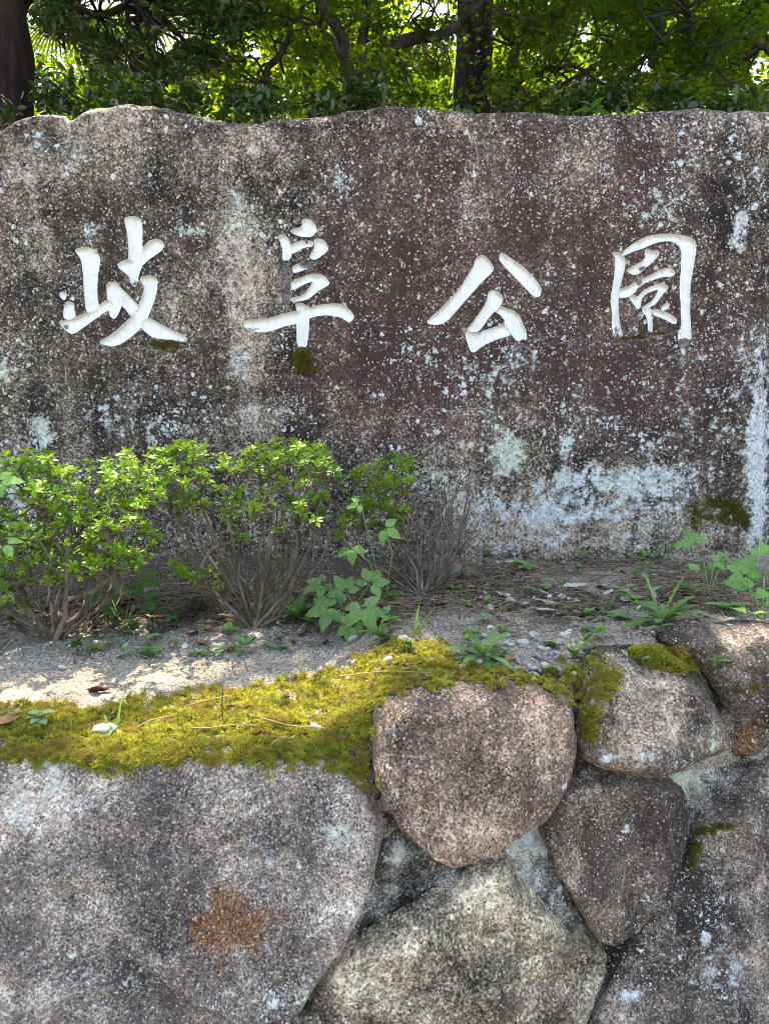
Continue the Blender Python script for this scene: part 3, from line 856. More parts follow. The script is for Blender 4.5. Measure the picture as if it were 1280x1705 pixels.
def build_wall():
    root = empty('retaining_wall', (0, 0, 0))
    tag(root, 'low wall of big rounded boulders set in grey mortar in the foreground', 'wall')
    A = rock_material('granite_grey', (0.038, 0.031, 0.034), (0.085, 0.066, 0.068), (0.58, 0.49, 0.43), bias=-0.05, grain=270, dots=0.03, stain=0.58, streak=0.3, contrast=0.19, lichen=0.02, dotscale=70)
    Bm = rock_material('granite_brown', (0.045, 0.028, 0.022), (0.095, 0.060, 0.046), (0.52, 0.375, 0.285), bias=-0.075, grain=230, dots=0.04, stain=0.5, streak=0.6, contrast=0.19, dotscale=70)
    Cm = rock_material('granite_dark', (0.028, 0.021, 0.020), (0.070, 0.050, 0.044), (0.47, 0.365, 0.285), bias=-0.125, grain=240, dots=0.06, stain=0.65, streak=0.45, contrast=0.19, dotscale=70)
    D = rock_material('granite_tan', (0.036, 0.027, 0.021), (0.085, 0.064, 0.045), (0.66, 0.54, 0.40), bias=-0.065, grain=210, dots=0.02, stain=0.75, streak=0.45, contrast=0.19, dotscale=70)
    E = rock_material('granite_spotted', (0.026, 0.020, 0.020), (0.060, 0.044, 0.041), (0.50, 0.405, 0.335), bias=-0.12, grain=230, dots=0.10, stain=0.75, streak=0.6, contrast=0.19, lichen=0.01, dotscale=60)
    Mo = rock_material('mortar', (0.012, 0.011, 0.010), (0.04, 0.037, 0.033), (0.50, 0.49, 0.46), bias=-0.13, grain=300, dots=0.0, stain=1.5, streak=0.1, contrast=0.2, lichen=0.0, lichcol=(0.55, 0.58, 0.58))
    def flake(x, z):
        px, py = project(x, wall_y(x, z), z)
        # a split runs down to the right across the lower part; below it the face steps back
        ln = 1610 + (px - 270) * 0.62
        s = sstep(-3, 7, py - ln) * sstep(120, 300, px) * sstep(470, 400, px)
        s2 = sstep(-60, 90, py - (1560 + (px - 120) * 0.35)) * sstep(470, 330, px)
        return -0.016 * s - 0.014 * s2
    stone_part(root, [(-330, 1300), (-200, 1262), (-60, 1258), (100, 1255), (250, 1252), (400, 1252), (500, 1258), (545, 1272), (585, 1300), (622, 1335), (638, 1390), (635, 1445), (614, 1505), (582, 1565), (542, 1622), (506, 1668), (480, 1706), (430, 1780), (300, 1850), (-250, 1850), (-340, 1600)], A,
               'big grey boulder with a rusty orange patch at lower left', rnd=0.017, H=0.045, tilt=(0.02, -0.10), seed=1.3, lump=flake, res=0.005,
               masks=([(450, 1440, 60, 60, .45), (60, 1330, 80, 60, .5), (560, 1380, 40, 60, .5), (450, 1660, 60, 40, .45), (160, 1640, 80, 40, .35)],
                      [(60, 1360, 120, 70, .8), (150, 1520, 120, 80, .4), (560, 1500, 60, 90, .6), (40, 1660, 150, 50, .6), (380, 1330, 60, 60, .4), (600, 1390, 40, 60, .5)],
                      [(385, 1535, 80, 75, 1.2), (350, 1640, 70, 34, .5), (450, 1550, 60, 50, .9)]))
    stone_part(root, [(617, 1184), (632, 1164), (660, 1154), (690, 1149), (760, 1142), (830, 1140), (900, 1142), (940, 1144), (956, 1158), (963, 1200), (965, 1240), (956, 1282), (936, 1325), (900, 1356), (850, 1390), (800, 1420), (760, 1432), (725, 1425), (690, 1405), (655, 1370), (630, 1335), (620, 1290), (616, 1230)], Bm,
               'rounded brown boulder at the top middle of the wall', rnd=0.034, H=0.08, tilt=(0.0, -0.10), seed=2.7, topr=0.05,
               masks=([(655, 1215, 6, 18, 1.0), (645, 1275, 5, 5, 1.0)], [(900, 1230, 60, 60, .8), (800, 1380, 90, 40, .7), (860, 1340, 60, 40, .6)], [(740, 1305, 20, 20, .3)]))
    stone_part(root, [(975, 1128), (992, 1098), (1040, 1086), (1100, 1090), (1150, 1106), (1178, 1130), (1192, 1165), (1216, 1215), (1219, 1242), (1190, 1266), (1140, 1280), (1080, 1289), (1010, 1283), (972, 1276), (960, 1262), (966, 1205), (972, 1160)], Cm,
               'grey boulder with moss on its top and whitish lower edge', rnd=0.05, H=0.075, tilt=(-0.05, -0.25), seed=4.1, topr=0.085,
               masks=([(1060, 1262, 90, 20, .7), (1180, 1230, 30, 26, .6), (1000, 1160, 30, 30, .3)], [(1050, 1160, 60, 40, .45), (1080, 1230, 100, 40, .6)], []))
    stone_part(root, [(1106, 1068), (1150, 1050), (1200, 1045), (1290, 1046), (1380, 1052), (1450, 1090), (1440, 1160), (1360, 1192), (1290, 1194), (1240, 1191), (1206, 1180), (1188, 1140), (1160, 1104), (1125, 1086)], Cm,
               'dark boulder at the upper right corner of the wall', rnd=0.06, H=0.08, tilt=(0.0, -0.3), seed=5.9, topr=0.10,
               masks=([], [(1230, 1060, 90, 20, .9), (1150, 1080, 40, 30, .5), (1220, 1190, 60, 10, .6)], []))  # pale band on the top puts its sun patch into the colour
    stone_part(root, [(1222, 1203), (1300, 1200), (1440, 1196), (1450, 1236), (1300, 1252), (1245, 1302), (1212, 1332), (1200, 1300), (1222, 1246)], E,
               'stone blotched with orange lichen wedged below the corner boulder', rnd=0.03, H=0.02, base=0.05, seed=6.4,
               masks=([], [], [(1245, 1230, 40, 40, 1.1)]))
    stone_part(root, [(900, 1360), (925, 1334), (960, 1300), (1000, 1291), (1080, 1295), (1122, 1303), (1154, 1332), (1160, 1370), (1150, 1412), (1120, 1462), (1082, 1520), (1050, 1555), (1012, 1573), (986, 1566), (965, 1530), (945, 1480), (915, 1430), (898, 1392)], Cm,
               'tapering dark brown boulder below the mossy grey one', rnd=0.022, H=0.05, tilt=(0.0, -0.05), seed=7.7,
               masks=([(1043, 1378, 6, 14, 1.0), (930, 1375, 8, 10, .6)], [(940, 1450, 30, 60, .6), (1000, 1520, 40, 40, .5), (1090, 1480, 30, 50, .4)], []))
    stone_part(root, [(470, 1760), (508, 1688), (562, 1612), (622, 1560), (690, 1522), (745, 1498), (800, 1452), (830, 1434), (852, 1442), (872, 1476), (912, 1520), (962, 1565), (1014, 1590), (1018, 1612), (1000, 1655), (976, 1712), (940, 1840), (700, 1900), (450, 1860)], D,
               'pointed tan boulder at the bottom middle of the wall', rnd=0.016, H=0.045, tilt=(0.0, -0.06), seed=8.8,
               masks=([(835, 1450, 16, 20, .4)], [(820, 1480, 40, 40, 1.0), (600, 1640, 80, 60, .8), (900, 1560, 50, 50, .4), (760, 1660, 100, 40, .3)], []))
    stone_part(root, [(1024, 1600), (1072, 1534), (1122, 1472), (1156, 1412), (1172, 1374), (1206, 1356), (1252, 1312), (1300, 1262), (1460, 1244), (1600, 1300), (1620, 1640), (1500, 1860), (1000, 1900), (968, 1800), (990, 1712), (1012, 1650)], E,
               'big dark boulder flecked with white at the lower right', rnd=0.02, H=0.045, tilt=(0.0, -0.10), seed=9.4,
               masks=([(1173, 1560, 12, 20, 1.0), (1050, 1660, 16, 12, .9), (1200, 1620, 60, 60, .45), (1180, 1500, 40, 50, .3)], [(1230, 1420, 60, 80, .5), (1240, 1620, 60, 60, .5), (1130, 1660, 60, 50, .4)], [(1180, 1385, 30, 16, .9), (1165, 1420, 14, 16, .7), (1240, 1400, 60, 60, .55), (1120, 1560, 40, 60, .4)]))
    # the wall goes on past the view
    more = [([(-1.95, 1.04), (-1.3, 1.03), (-0.86, 1.02), (-0.84, 0.75), (-0.95, 0.55), (-1.6, 0.52), (-2.0, 0.6)], A), ([(1.02, 1.14), (1.5, 1.15), (1.95, 1.13), (1.98, 0.8), (1.5, 0.72), (1.12, 0.78), (1.02, 0.95)], Cm),
            ([(-1.9, 0.49), (-1.0, 0.52), (-0.72, 0.45), (-0.7, 0.12), (-0.9, 0.0), (-1.8, 0.0), (-2.0, 0.2)], D), ([(-0.66, 0.46), (-0.3, 0.45), (-0.12, 0.44), (-0.08, 0.2), (-0.16, 0.0), (-0.6, 0.0), (-0.66, 0.2)], Cm),
            ([(-0.04, 0.45), (0.25, 0.40), (0.42, 0.42), (0.5, 0.2), (0.46, 0.0), (0.0, 0.0), (-0.04, 0.2)], A), ([(0.56, 0.42), (0.9, 0.44), (1.2, 0.40), (1.22, 0.1), (1.1, 0.0), (0.6, 0.0)], Bm), ([(1.1, 0.66), (1.5, 0.66), (1.95, 0.7), (1.98, 0.1), (1.6, 0.0), (1.28, 0.05), (1.26, 0.4)], D)]
    for i, (P, m) in enumerate(more):
        stone_part(root, P, m, rnd=0.05, H=0.05, seed=20 + i, px=False, res=0.016)
    # mortar bed
    xs = np.linspace(-2.2, 2.2, 560)
    zs = np.concatenate([np.linspace(-0.05, 0.5, 30), np.linspace(0.505, 1.13, 150)])
    X, Z = np.meshgrid(xs, zs)
    top = np.minimum(front_z(X) - 0.035, 1.075)
    Z = np.minimum(Z, top)
    Y = wall_y(X, Z) + 0.036 + 0.020 * fbm(X * 9, Z * 9, 0, 3, 61) + 0.009 * fbm(X * 36, Z * 36, 0, 4, 63, 0.6)
    Y = Y + 0.012 * sstep(0.55, 0.6, X)
    V = np.stack([X.ravel(), Y.ravel(), Z.ravel()], 1)
    ppx, ppy = project(V[:, 0], V[:, 1], V[:, 2])
    mk = np.stack([blob_mask(ppx, ppy, [(876, 1390, 40, 44, 1.0), (655, 1425, 18, 34, .9), (1130, 1300, 70, 30, .9), (1070, 1300, 60, 14, .6), (930, 1500, 16, 30, .7), (640, 1490, 20, 30, .5)]), blob_mask(ppx, ppy, [(880, 1400, 40, 40, 1.), (670, 1430, 30, 40, .8), (1130, 1310, 60, 30, 1.), (630, 1520, 30, 60, .5)]), blob_mask(ppx, ppy, [(1210, 1310, 16, 30, .7), (560, 1590, 12, 16, .8), (650, 1380, 14, 12, .5)])], 1)
    obj('mortar', V, [grid_faces(len(zs), len(xs))], Mo, root, attrs={'mask': mk})
build_wall()
#SECTION2
# ------------------------------------------------------------------ leaf shapes
def leaf_shape(L, Wd, shape='obovate', rows=5, fold=0.25, curl=0.25, rng=None, teeth=0.0):
    """a leaf along +X from the origin, face up; returns vertices and quads"""
    t = np.linspace(0, 1, rows + 1)
    if shape == 'obovate': w = np.sin(np.pi * np.clip(t, 0, 1) ** 1.5) ** 0.8
    elif shape == 'ovate': w = np.sin(np.pi * np.clip(t, 0, 1) ** 0.75) ** 0.9
    elif shape == 'lance': w = np.sin(np.pi * t ** 0.8) ** 1.2
    elif shape == 'blade': w = np.clip((1 - t) ** 0.7, 0, 1) * np.clip(t * 8 + 0.5, 0, 1)
    elif shape == 'lobed': w = (np.sin(np.pi * t ** 1.35) ** 0.8) * (1 - 0.45 * (np.arange(rows + 1) % 2) * (t < 0.8)) + 0.05
    else: w = np.sin(np.pi * t)
    w = np.maximum(w, 0.03) * Wd * 0.5
    if teeth: w = w * (1 + teeth * ((np.arange(rows + 1) % 2) * 2 - 1))
    x = t * L
    z = -curl * L * t ** 2
    x = x * (1 - 0.15 * abs(curl) * t)
    V = []
    for xi, wi, zi in zip(x, w, z):
        V += [(xi, wi, zi + fold * wi), (xi, 0, zi), (xi, -wi, zi + fold * wi)]
    q = []
    for i in range(rows):
        a = i * 3
        q += [(a, a + 1, a + 4, a + 3), (a + 1, a + 2, a + 5, a + 4)]
    return np.array(V), np.array(q)
def rot(V, az, el, roll=0.0):
    V = np.asarray(V, float)
    m = Matrix.Rotation(az, 3, 'Z') @ Matrix.Rotation(-el, 3, 'Y') @ Matrix.Rotation(roll, 3, 'X')
    return V @ np.array(m).T

def scatter(tV, tF, pos, nrm_rot, scl):
    """many copies of one template as arrays: pos (n,3), nrm_rot (n,3,3), scl (n,)"""
    n, k = len(pos), len(tV)
    V = np.einsum('nij,kj->nki', nrm_rot, tV) * scl[:, None, None] + pos[:, None]
    F = (np.arange(n) * k)[:, None, None] + tF[None]
    return V.reshape(-1, 3), F.reshape(-1, tF.shape[1])
def rand_rot(n, tilt, rng, az=None):
    """random heading with the face up, tilted by a normal-distributed amount (radians)"""
    a = rng.uniform(0, 2 * np.pi, n) if az is None else az
    e = rng.normal(0, tilt, n)
    r = rng.normal(0, tilt, n)
    ca, sa, ce, se, cr, sr = np.cos(a), np.sin(a), np.cos(e), np.sin(e), np.cos(r), np.sin(r)
    z = np.zeros(n); o = np.ones(n)
    A = np.stack([np.stack([ca, -sa, z], 1), np.stack([sa, ca, z], 1), np.stack([z, z, o], 1)], 1)
    B = np.stack([np.stack([ce, z, se], 1), np.stack([z, o, z], 1), np.stack([-se, z, ce], 1)], 1)
    C = np.stack([np.stack([o, z, z], 1), np.stack([z, cr, -sr], 1), np.stack([z, sr, cr], 1)], 1)
    return A @ B @ C

# ------------------------------------------------------------------ trees behind the stone
M['bark'] = plain('bark_grey', (0.022, 0.017, 0.014), (0.065, 0.052, 0.042), 14, 0.95, 0.9, 30, (1, 1, 0.25))
M['bark_red'] = plain('bark_red', (0.008, 0.005, 0.004), (0.034, 0.021, 0.016), 12, 0.95, 1.0, 24, (1, 1, 0.15))
M['maple'] = leaf_material('maple_leaf', (0.032, 0.082, 0.010), (0.085, 0.145, 0.014), 0.52, (2.9, 2.6, 0.5), 0.5, 0.3, hue_big=1.2, vein=False)
M['backlit_leaf'] = leaf_material('backlit_tree_leaf', (0.09, 0.16, 0.012), (0.19, 0.24, 0.018), 0.6, (2.4, 2.3, 0.4), 0.5, 0.3, hue_big=1.0, vein=False)  # brighter yellow green that puts backlight into the colour of far trees
M['evergreen'] = leaf_material('evergreen_leaf', (0.022, 0.05, 0.012), (0.045, 0.085, 0.018), 0.25, (2.2, 2.4, 0.6), 0.26, 0.6, hue_big=1.5, vein=False)
M['palm_leaf'] = leaf_material('palm_leaf', (0.04, 0.07, 0.015), (0.08, 0.10, 0.02), 0.3, (2.2, 2.2, 0.6), 0.4, 0.4, vein=False)

_a = []
for k in range(5):
    ang = (k - 2) * 0.82
    L = (0.72, 0.95, 1.0, 0.95, 0.72)[k]
    _a.append((math.cos(ang) * L, math.sin(ang) * L))
    if k < 4:
        an = ang + 0.41
        _a.append((math.cos(an) * 0.36, math.sin(an) * 0.36))
_a.append((-0.12, 0.10)); _a.insert(0, (-0.12, -0.10))
MAPLE_V = np.array([(0.15, 0, 0)] + [(x, y, -0.18 * (x * x + y * y)) for x, y in _a]) * 0.5
MAPLE_F = np.array([(0, i, i + 1) for i in range(1, len(_a))] + [(0, len(_a), 1)])
OVAL_V = np.array([(0, 0, 0), (0.35, 0.24, 0.03), (0.72, 0.2, 0.0), (1.05, 0, -0.12), (0.72, -0.2, 0.0), (0.35, -0.24, 0.03), (0.5, 0, -0.05)]) - np.array([0.5, 0, 0])
OVAL_F = np.array([(6, 0, 1), (6, 1, 2), (6, 2, 3), (6, 3, 4), (6, 4, 5), (6, 5, 0)])[:, ::-1]
QUAD_V = np.array([(-0.5, 0, 0), (0, 0.34, 0.05), (0.55, 0, -0.05), (0, -0.34, 0.05)])
QUAD_F = np.array([(0, 1, 2), (0, 2, 3)])[:, ::-1]

# openings cut in the canopy to place sun patches on the ledge (px, py, radius in m)
SUNSPOTS = [(on_ground(x, y), r) for x, y, r in [(640, 1105, 0.08), (715, 1078, 0.06), (30, 1160, 0.075), (360, 1180, 0.10), (470, 1160, 0.10), (560, 1130, 0.08), (250, 1190, 0.06), (120, 1200, 0.06), (520, 1200, 0.07)]] + [(Vector((0.80, 1.47, 1.14)), 0.10)]
SUNN = np.array(SUNV)
def sun_clear(P):
    """True for leaves that would cover an opening"""
    hit = np.zeros(len(P), bool)
    for (c, r) in SUNSPOTS:
        d = P - np.array(c)
        along = d @ SUNN
        off = np.linalg.norm(d - along[:, None] * SUNN, axis=1)
        hit |= off < r
    # the roof of leaves is thinned to let light down on the shrubs and the front of the ledge
    t = (P[:, 2] - 1.35) / SUNN[2]
    gx, gy = P[:, 0] - t * SUNN[0], P[:, 1] - t * SUNN[1]
    zone = (gx > -1.2) & (gx < 0.35) & (gy > 1.67) & (gy < 2.05)
    zone2 = (gx > -1.2) & (gx < 1.1) & (gy > 1.0) & (gy <= 1.5)
    thin = 0.55 + 0.6 * fbm(gx * 5, gy * 5, 0, 2, 95)
    u = _hash(np.floor(P[:, 0] * 991), np.floor(P[:, 1] * 983), np.floor(P[:, 2] * 977), 5)
    hit |= (zone & (u < thin * 1.35)) | (zone2 & (u < thin * 0.12))
    return hit

def crown(clusters, n_each, size, tmpl, mat, parent, rng, flat=0.5, tilt=0.5, name='crown'):
    """leaves gathered in sprays round the cluster centres"""
    c = np.asarray(clusters, float)
    n = len(c) * n_each
    idx = np.repeat(np.arange(len(c)), n_each)
    r = c[idx, 3]
    d = rng.normal(0, 1, (n, 3))
    d /= np.linalg.norm(d, axis=1, keepdims=True)
    d *= (rng.uniform(0, 1, n) ** 0.45)[:, None]
    d[:, 2] *= flat
    pos = c[idx, :3] + d * r[:, None]
    keep = ~sun_clear(pos)
    # the thick trunk and the left trunk stay in sight between the sprays
    ppx, ppy = project(pos[:, 0], pos[:, 1], pos[:, 2])
    cov = (((ppx > 748) & (ppx < 826) & (pos[:, 1] < 6.6)) | ((ppx > -40) & (ppx < 52) & (pos[:, 1] < 4.7))) & (ppy > -40)
    keep &= ~(cov & (rng.uniform(0, 1, n) < 0.8))
    palm = (ppx > 206) & (ppx < 252) & (pos[:, 1] < 7.1) & (ppy < 120)
    keep &= ~(palm & (rng.uniform(0, 1, n) < 0.75))
    # openings where the sky shows
    for (ox, oy, orx, ory) in ((282, 60, 26, 34), (1262, 105, 18, 30), (975, 60, 8, 12), (420, 88, 14, 26), (1075, 105, 12, 16), (720, 12, 22, 12), (150, 12, 22, 12)):
        gap = ((ppx - ox) / orx) ** 2 + ((ppy - oy) / ory) ** 2 < 1 + 0.7 * fbm(ppx * 0.05, ppy * 0.05, 0, 2, 99)
        keep &= ~(gap & (rng.uniform(0, 1, n) < 0.86))
    # leave the slab itself free
    keep &= ~((pos[:, 1] < 2.9) & (pos[:, 2] < 2.62))
    pos = pos[keep]
    n = len(pos)
    V, F = scatter(tmpl[0], tmpl[1], pos, rand_rot(n, tilt, rng), size * rng.uniform(0.65, 1.25, n))
    o = obj(name, V, [F], mat, parent, smooth=False)
    o['kind'] = 'stuff'
    return o

def limb(mb, P, r0, r1, rng, sides=8, wob=0.03, n=14):
    P = np.asarray([tuple(p) for p in P], float)
    s = np.linspace(0, len(P) - 1, n)
    Q = np.stack([np.interp(s, np.arange(len(P)), P[:, k]) for k in range(3)], 1)
    for _ in range(2): Q[1:-1] = (Q[:-2] + Q[1:-1] * 2 + Q[2:]) / 4
    Q[1:-1] += rng.normal(0, wob, (n - 2, 3))
    mb.tube(Q, np.linspace(r0, r1, n), sides)
    return Q

def ellipsoid_clusters(rng, cx, cy, cz, rx, ry, rz, n, r0, r1, shell=0.55):
    d = rng.normal(0, 1, (n, 3))
    d /= np.linalg.norm(d, axis=1, keepdims=True)
    d *= (shell + (1 - shell) * rng.uniform(0, 1, n))[:, None]
    return np.stack([cx + d[:, 0] * rx, cy + d[:, 1] * ry, cz + d[:, 2] * rz, rng.uniform(r0, r1, n)], 1)

def tree(name, label, trunk, r0, r1, limbs, clusters, n_each, size, tmpl, leafmat, barkmat, seed, flat=0.5, tilt=0.5, twigs=True, wob=0.02):
    rng = np.random.default_rng(seed)
    base = trunk[0]
    root = empty(name, (0, 0, 0))
    tag(root, label, 'tree', 'trees behind the stone')
    mb = MB()
    limb(mb, trunk, r0, r1, rng, 12, wob, 18)
    trunk_ob = mb.obj('trunk', barkmat, root)
    nodes = [np.array(trunk[-1], float), np.array(trunk[len(trunk) // 2], float)]
    for (P, a, b) in limbs:
        m2 = MB()
        Q = limb(m2, P, a, b, rng, 7, 0.018, 12)
        nodes += [Q[k] for k in range(2, 12, 2)]
        m2.obj('branch', barkmat, trunk_ob)
    if twigs:
        m3 = MB()
        N = np.array(nodes)
        for c in clusters:
            d = np.linalg.norm(N - c[:3], axis=1)
            a = N[d.argmin()]
            if d.min() > 3.2: continue
            mid = (a + c[:3]) / 2 + rng.normal(0, 0.10, 3)
            limb(m3, [a, mid, c[:3]], 0.012, 0.004, rng, 4, 0.015, 6)
        if m3.n:
            o = m3.obj('twigs', barkmat, root)
            o['kind'] = 'stuff'
    crown(clusters, n_each, size, tmpl, leafmat, root, rng, flat, tilt)
    return root

def build_trees():
    rng = np.random.default_rng(11)
    EC = ellipsoid_clusters
    OV, MP, QD = (OVAL_V, OVAL_F), (MAPLE_V, MAPLE_F), (QUAD_V, QUAD_F)
    def band(p0, p1, q0, q1, Y0, Y1, n, r0, r1):
        o = []
        for _ in range(n):
            p = at(rng.uniform(p0, p1), rng.uniform(q0, q1), rng.uniform(Y0, Y1))
            o.append((p.x, p.y, p.z, rng.uniform(r0, r1)))
        return np.array(o)
    # left cedar-like trunk
    b = at(14, 100, 4.6)
    cl = np.vstack([EC(rng, b.x - 0.2, 4.9, 5.6, 1.5, 1.2, 1.9, 30, 0.3, 0.5), EC(rng, b.x + 0.9, 4.4, 4.2, 0.9, 0.7, 0.5, 16, 0.2, 0.34), EC(rng, b.x + 0.3, 5.6, 8.2, 1.9, 1.5, 1.6, 26, 0.35, 0.6), band(60, 420, -60, 190, 4.3, 5.4, 26, 0.12, 0.26), band(-200, 30, -60, 160, 5.0, 5.8, 10, 0.2, 0.3)])
    tree('evergreen_tree', 'dark trunked evergreen tree at the far left behind the stone', [(b.x + 0.05, 4.6, 0.9), (b.x + 0.03, 4.6, 3.0), (b.x - 0.02, 4.62, 5), (b.x - 0.1, 4.7, 8.5)], 0.17, 0.07,
         [([(b.x, 4.6, 4.45), at(100, 25, 4.6), at(200, 22, 4.7), at(260, -10, 4.8)], 0.035, 0.014), ([(b.x, 4.6, 5.2), (b.x + 0.8, 5.0, 5.9), (b.x + 1.2, 5.2, 6.4)], 0.05, 0.02), ([(b.x, 4.6, 6.2), (b.x + 0.9, 5.2, 7.6), (b.x + 1.3, 5.4, 8.4)], 0.05, 0.02)],
         cl, 125, 0.060, OV, M['evergreen'], M['bark_red'], 101)
    # forked maple behind the middle of the stone
    f = at(598, 178, 5.0)
    base = (f.x, 5.0, 1.0)
    limbs = [([f, at(584, 110, 5.0), at(570, 60, 5.05), at(530, 8, 5.1), at(500, -60, 5.2)], 0.055, 0.02), ([f, at(618, 120, 4.95), at(640, 95, 4.9), at(680, 65, 4.9), at(755, 52, 4.9), at(790, 25, 4.85), at(830, -25, 4.8)], 0.055, 0.025),
             ([f, at(608, 95, 5.1), at(605, 30, 5.2), at(612, -60, 5.3)], 0.045, 0.02), ([at(438, 170, 5.2), at(460, 110, 5.2), at(485, 60, 5.2), at(500, 10, 5.3)], 0.028, 0.014), ([at(584, 110, 5.0), at(545, 60, 4.9), at(520, 20, 4.9)], 0.02, 0.01)]
    cl = np.vstack([EC(rng, f.x - 0.2, 5.2, 4.5, 1.6, 0.9, 0.7, 34, 0.2, 0.34, 0.3), EC(rng, f.x, 5.3, 6.3, 2.0, 1.4, 1.4, 40, 0.3, 0.5), EC(rng, f.x + 0.2, 5.6, 8.6, 1.8, 1.5, 1.4, 30, 0.35, 0.6), band(380, 780, -60, 185, 4.4, 5.9, 40, 0.12, 0.26)])
    tree('maple_tree', 'forked maple tree behind the middle of the stone', [base, (f.x + 0.02, 5.0, 2.4), tuple(f)], 0.09, 0.065, limbs, cl, 130, 0.062, MP, M['maple'], M['bark'], 102, 0.35, 0.4)
    # thick rough trunk
    b = at(789, 100, 6.6)
    cl = np.vstack([EC(rng, b.x, 6.8, 8.6, 2.4, 1.8, 1.8, 50, 0.4, 0.65), EC(rng, b.x - 0.6, 7.0, 6.6, 1.8, 1.0, 0.8, 22, 0.3, 0.5), band(560, 760, -60, 180, 6.4, 7.6, 7, 0.2, 0.35), band(815, 960, -60, 180, 6.4, 7.6, 5, 0.2, 0.35)])
    tree('old_tree', 'thick rough barked trunk right of the middle behind the stone', [(b.x, 6.6, 1.0), (b.x - 0.02, 6.6, 3.5), (b.x + 0.02, 6.65, 6.0), (b.x + 0.05, 6.8, 9.5)], 0.21, 0.12,
         [([(b.x, 6.6, 5.9), (b.x + 0.9, 6.8, 7.4), (b.x + 1.6, 7, 8.4)], 0.08, 0.03), ([(b.x, 6.6, 6.3), (b.x - 0.9, 6.8, 7.6), (b.x - 1.5, 7, 8.6)], 0.08, 0.03)],
         cl, 120, 0.075, OV, M['evergreen'], M['bark_red'], 103)
    # maple beside it
    f = at(836, 170, 5.6)
    limbs = [([f, at(845, 120, 5.5), at(862, 80, 5.5), at(905, 30, 5.5), at(950, 10, 5.5), at(1000, -20, 5.6)], 0.05, 0.018), ([f, at(862, 135, 5.5), at(890, 118, 5.4), at(940, 110, 5.4), at(990, 116, 5.4)], 0.026, 0.010), ([at(862, 80, 5.5), at(880, 30, 5.6), at(890, -40, 5.7)], 0.03, 0.014), ([f, at(880, 165, 5.6), at(960, 130, 5.4), at(1030, 72, 5.3), at(1120, 80, 5.2)], 0.03, 0.01)]
    cl = np.vstack([EC(rng, f.x + 0.6, 5.6, 4.7, 1.3, 0.9, 0.75, 36, 0.2, 0.34, 0.3), EC(rng, f.x + 0.4, 5.6, 6.5, 1.8, 1.3, 1.3, 36, 0.3, 0.5), EC(rng, f.x + 0.2, 5.2, 8.6, 1.8, 1.5, 1.4, 26, 0.35, 0.6), band(800, 1080, -60, 185, 4.6, 6.2, 34, 0.12, 0.26)])
    tree('maple_tree', 'slender maple tree beside the thick rough barked trunk', [(f.x - 0.05, 5.6, 1.0), (f.x - 0.02, 5.6, 2.6), tuple(f)], 0.08, 0.05, limbs, cl, 130, 0.062, MP, M['maple'], M['bark'], 104, 0.35, 0.4)
    # right maple
    f = at(1120, 175, 4.8)
    limbs = [([f, at(1150, 120, 4.8), at(1195, 75, 4.8), at(1260, 20, 4.8), at(1330, -30, 4.8)], 0.045, 0.016), ([f, at(1100, 125, 4.9), at(1090, 60, 5.0), at(1120, -20, 5.1)], 0.04, 0.016), ([at(1150, 120, 4.8), at(1135, 60, 4.7), at(1150, 10, 4.7)], 0.02, 0.008), ([at(1250, 60, 4.9), at(1300, 110, 4.9), at(1360, 130, 5)], 0.02, 0.01)]
    cl = np.vstack([EC(rng, f.x + 0.1, 4.9, 4.3, 1.1, 0.8, 0.6, 34, 0.18, 0.30, 0.3), EC(rng, f.x, 5.0, 6.1, 1.7, 1.3, 1.2, 36, 0.3, 0.5), EC(rng, f.x + 0.2, 5.2, 8.2, 1.9, 1.6, 1.4, 30, 0.35, 0.6), band(1020, 1340, -60, 185, 4.0, 5.4, 44, 0.12, 0.24)])
    tree('maple_tree', 'dense low maple tree behind the right end of the stone', [(f.x, 4.8, 1.0), (f.x + 0.03, 4.8, 2.5), tuple(f)], 0.075, 0.05, limbs, cl, 140, 0.058, MP, M['maple'], M['bark'], 105, 0.35, 0.4)
    # fan palm
    pr = empty('fan_palm', (0, 0, 0))
    tag(pr, 'fan palm with shaggy trunk left of the forked maple', 'palm')
    c = at(228, -10, 7.2)
    mb = MB()
    limb(mb, [(c.x + 0.1, 7.2, 1.0), (c.x + 0.05, 7.2, 3.5), (c.x, 7.2, c.z)], 0.10, 0.12, rng, 12, 0.01, 20)
    for k in range(260):        # hanging fibres
        a, z = rng.uniform(0, 6.28), rng.uniform(c.z - 1.3, c.z)
        p = np.array([c.x + math.cos(a) * 0.11, 7.2 + math.sin(a) * 0.11, z])
        q = p + np.array([math.cos(a) * 0.08, math.sin(a) * 0.08, -rng.uniform(0.1, 0.3)])
        mb.tube([p, (p + q) / 2, q], [0.006, 0.005, 0.002], 3, False)
    mb.obj('trunk', M['bark_red'], pr)
    for k in range(18):
        a = k * 2.4 + rng.uniform(-0.3, 0.3)
        e = rng.uniform(-0.7, 0.7)
        stalk = np.array([math.cos(a) * math.cos(e), math.sin(a) * math.cos(e), math.sin(e)]) * rng.uniform(0.5, 0.8)
        p0 = np.array([c.x, 7.2, c.z + 0.05])
        m2 = MB()
        m2.tube([p0, p0 + stalk * 0.5 + [0, 0, 0.05], p0 + stalk], [0.012, 0.009, 0.006], 5)
        for j in range(22):
            fa = (j - 10.5) * 0.14
            L = 0.55 * (1 - 0.25 * abs(fa) / 1.5)
            lv, lq = leaf_shape(L, 0.035, 'lance', 5, 0.5, 0.25)
            lv = rot(lv, fa, 0)
            lv = rot(lv, a, e - 0.3)
            m2.add(lv + p0 + stalk, None, lq)
        m2.obj('frond', M['palm_leaf'], pr)
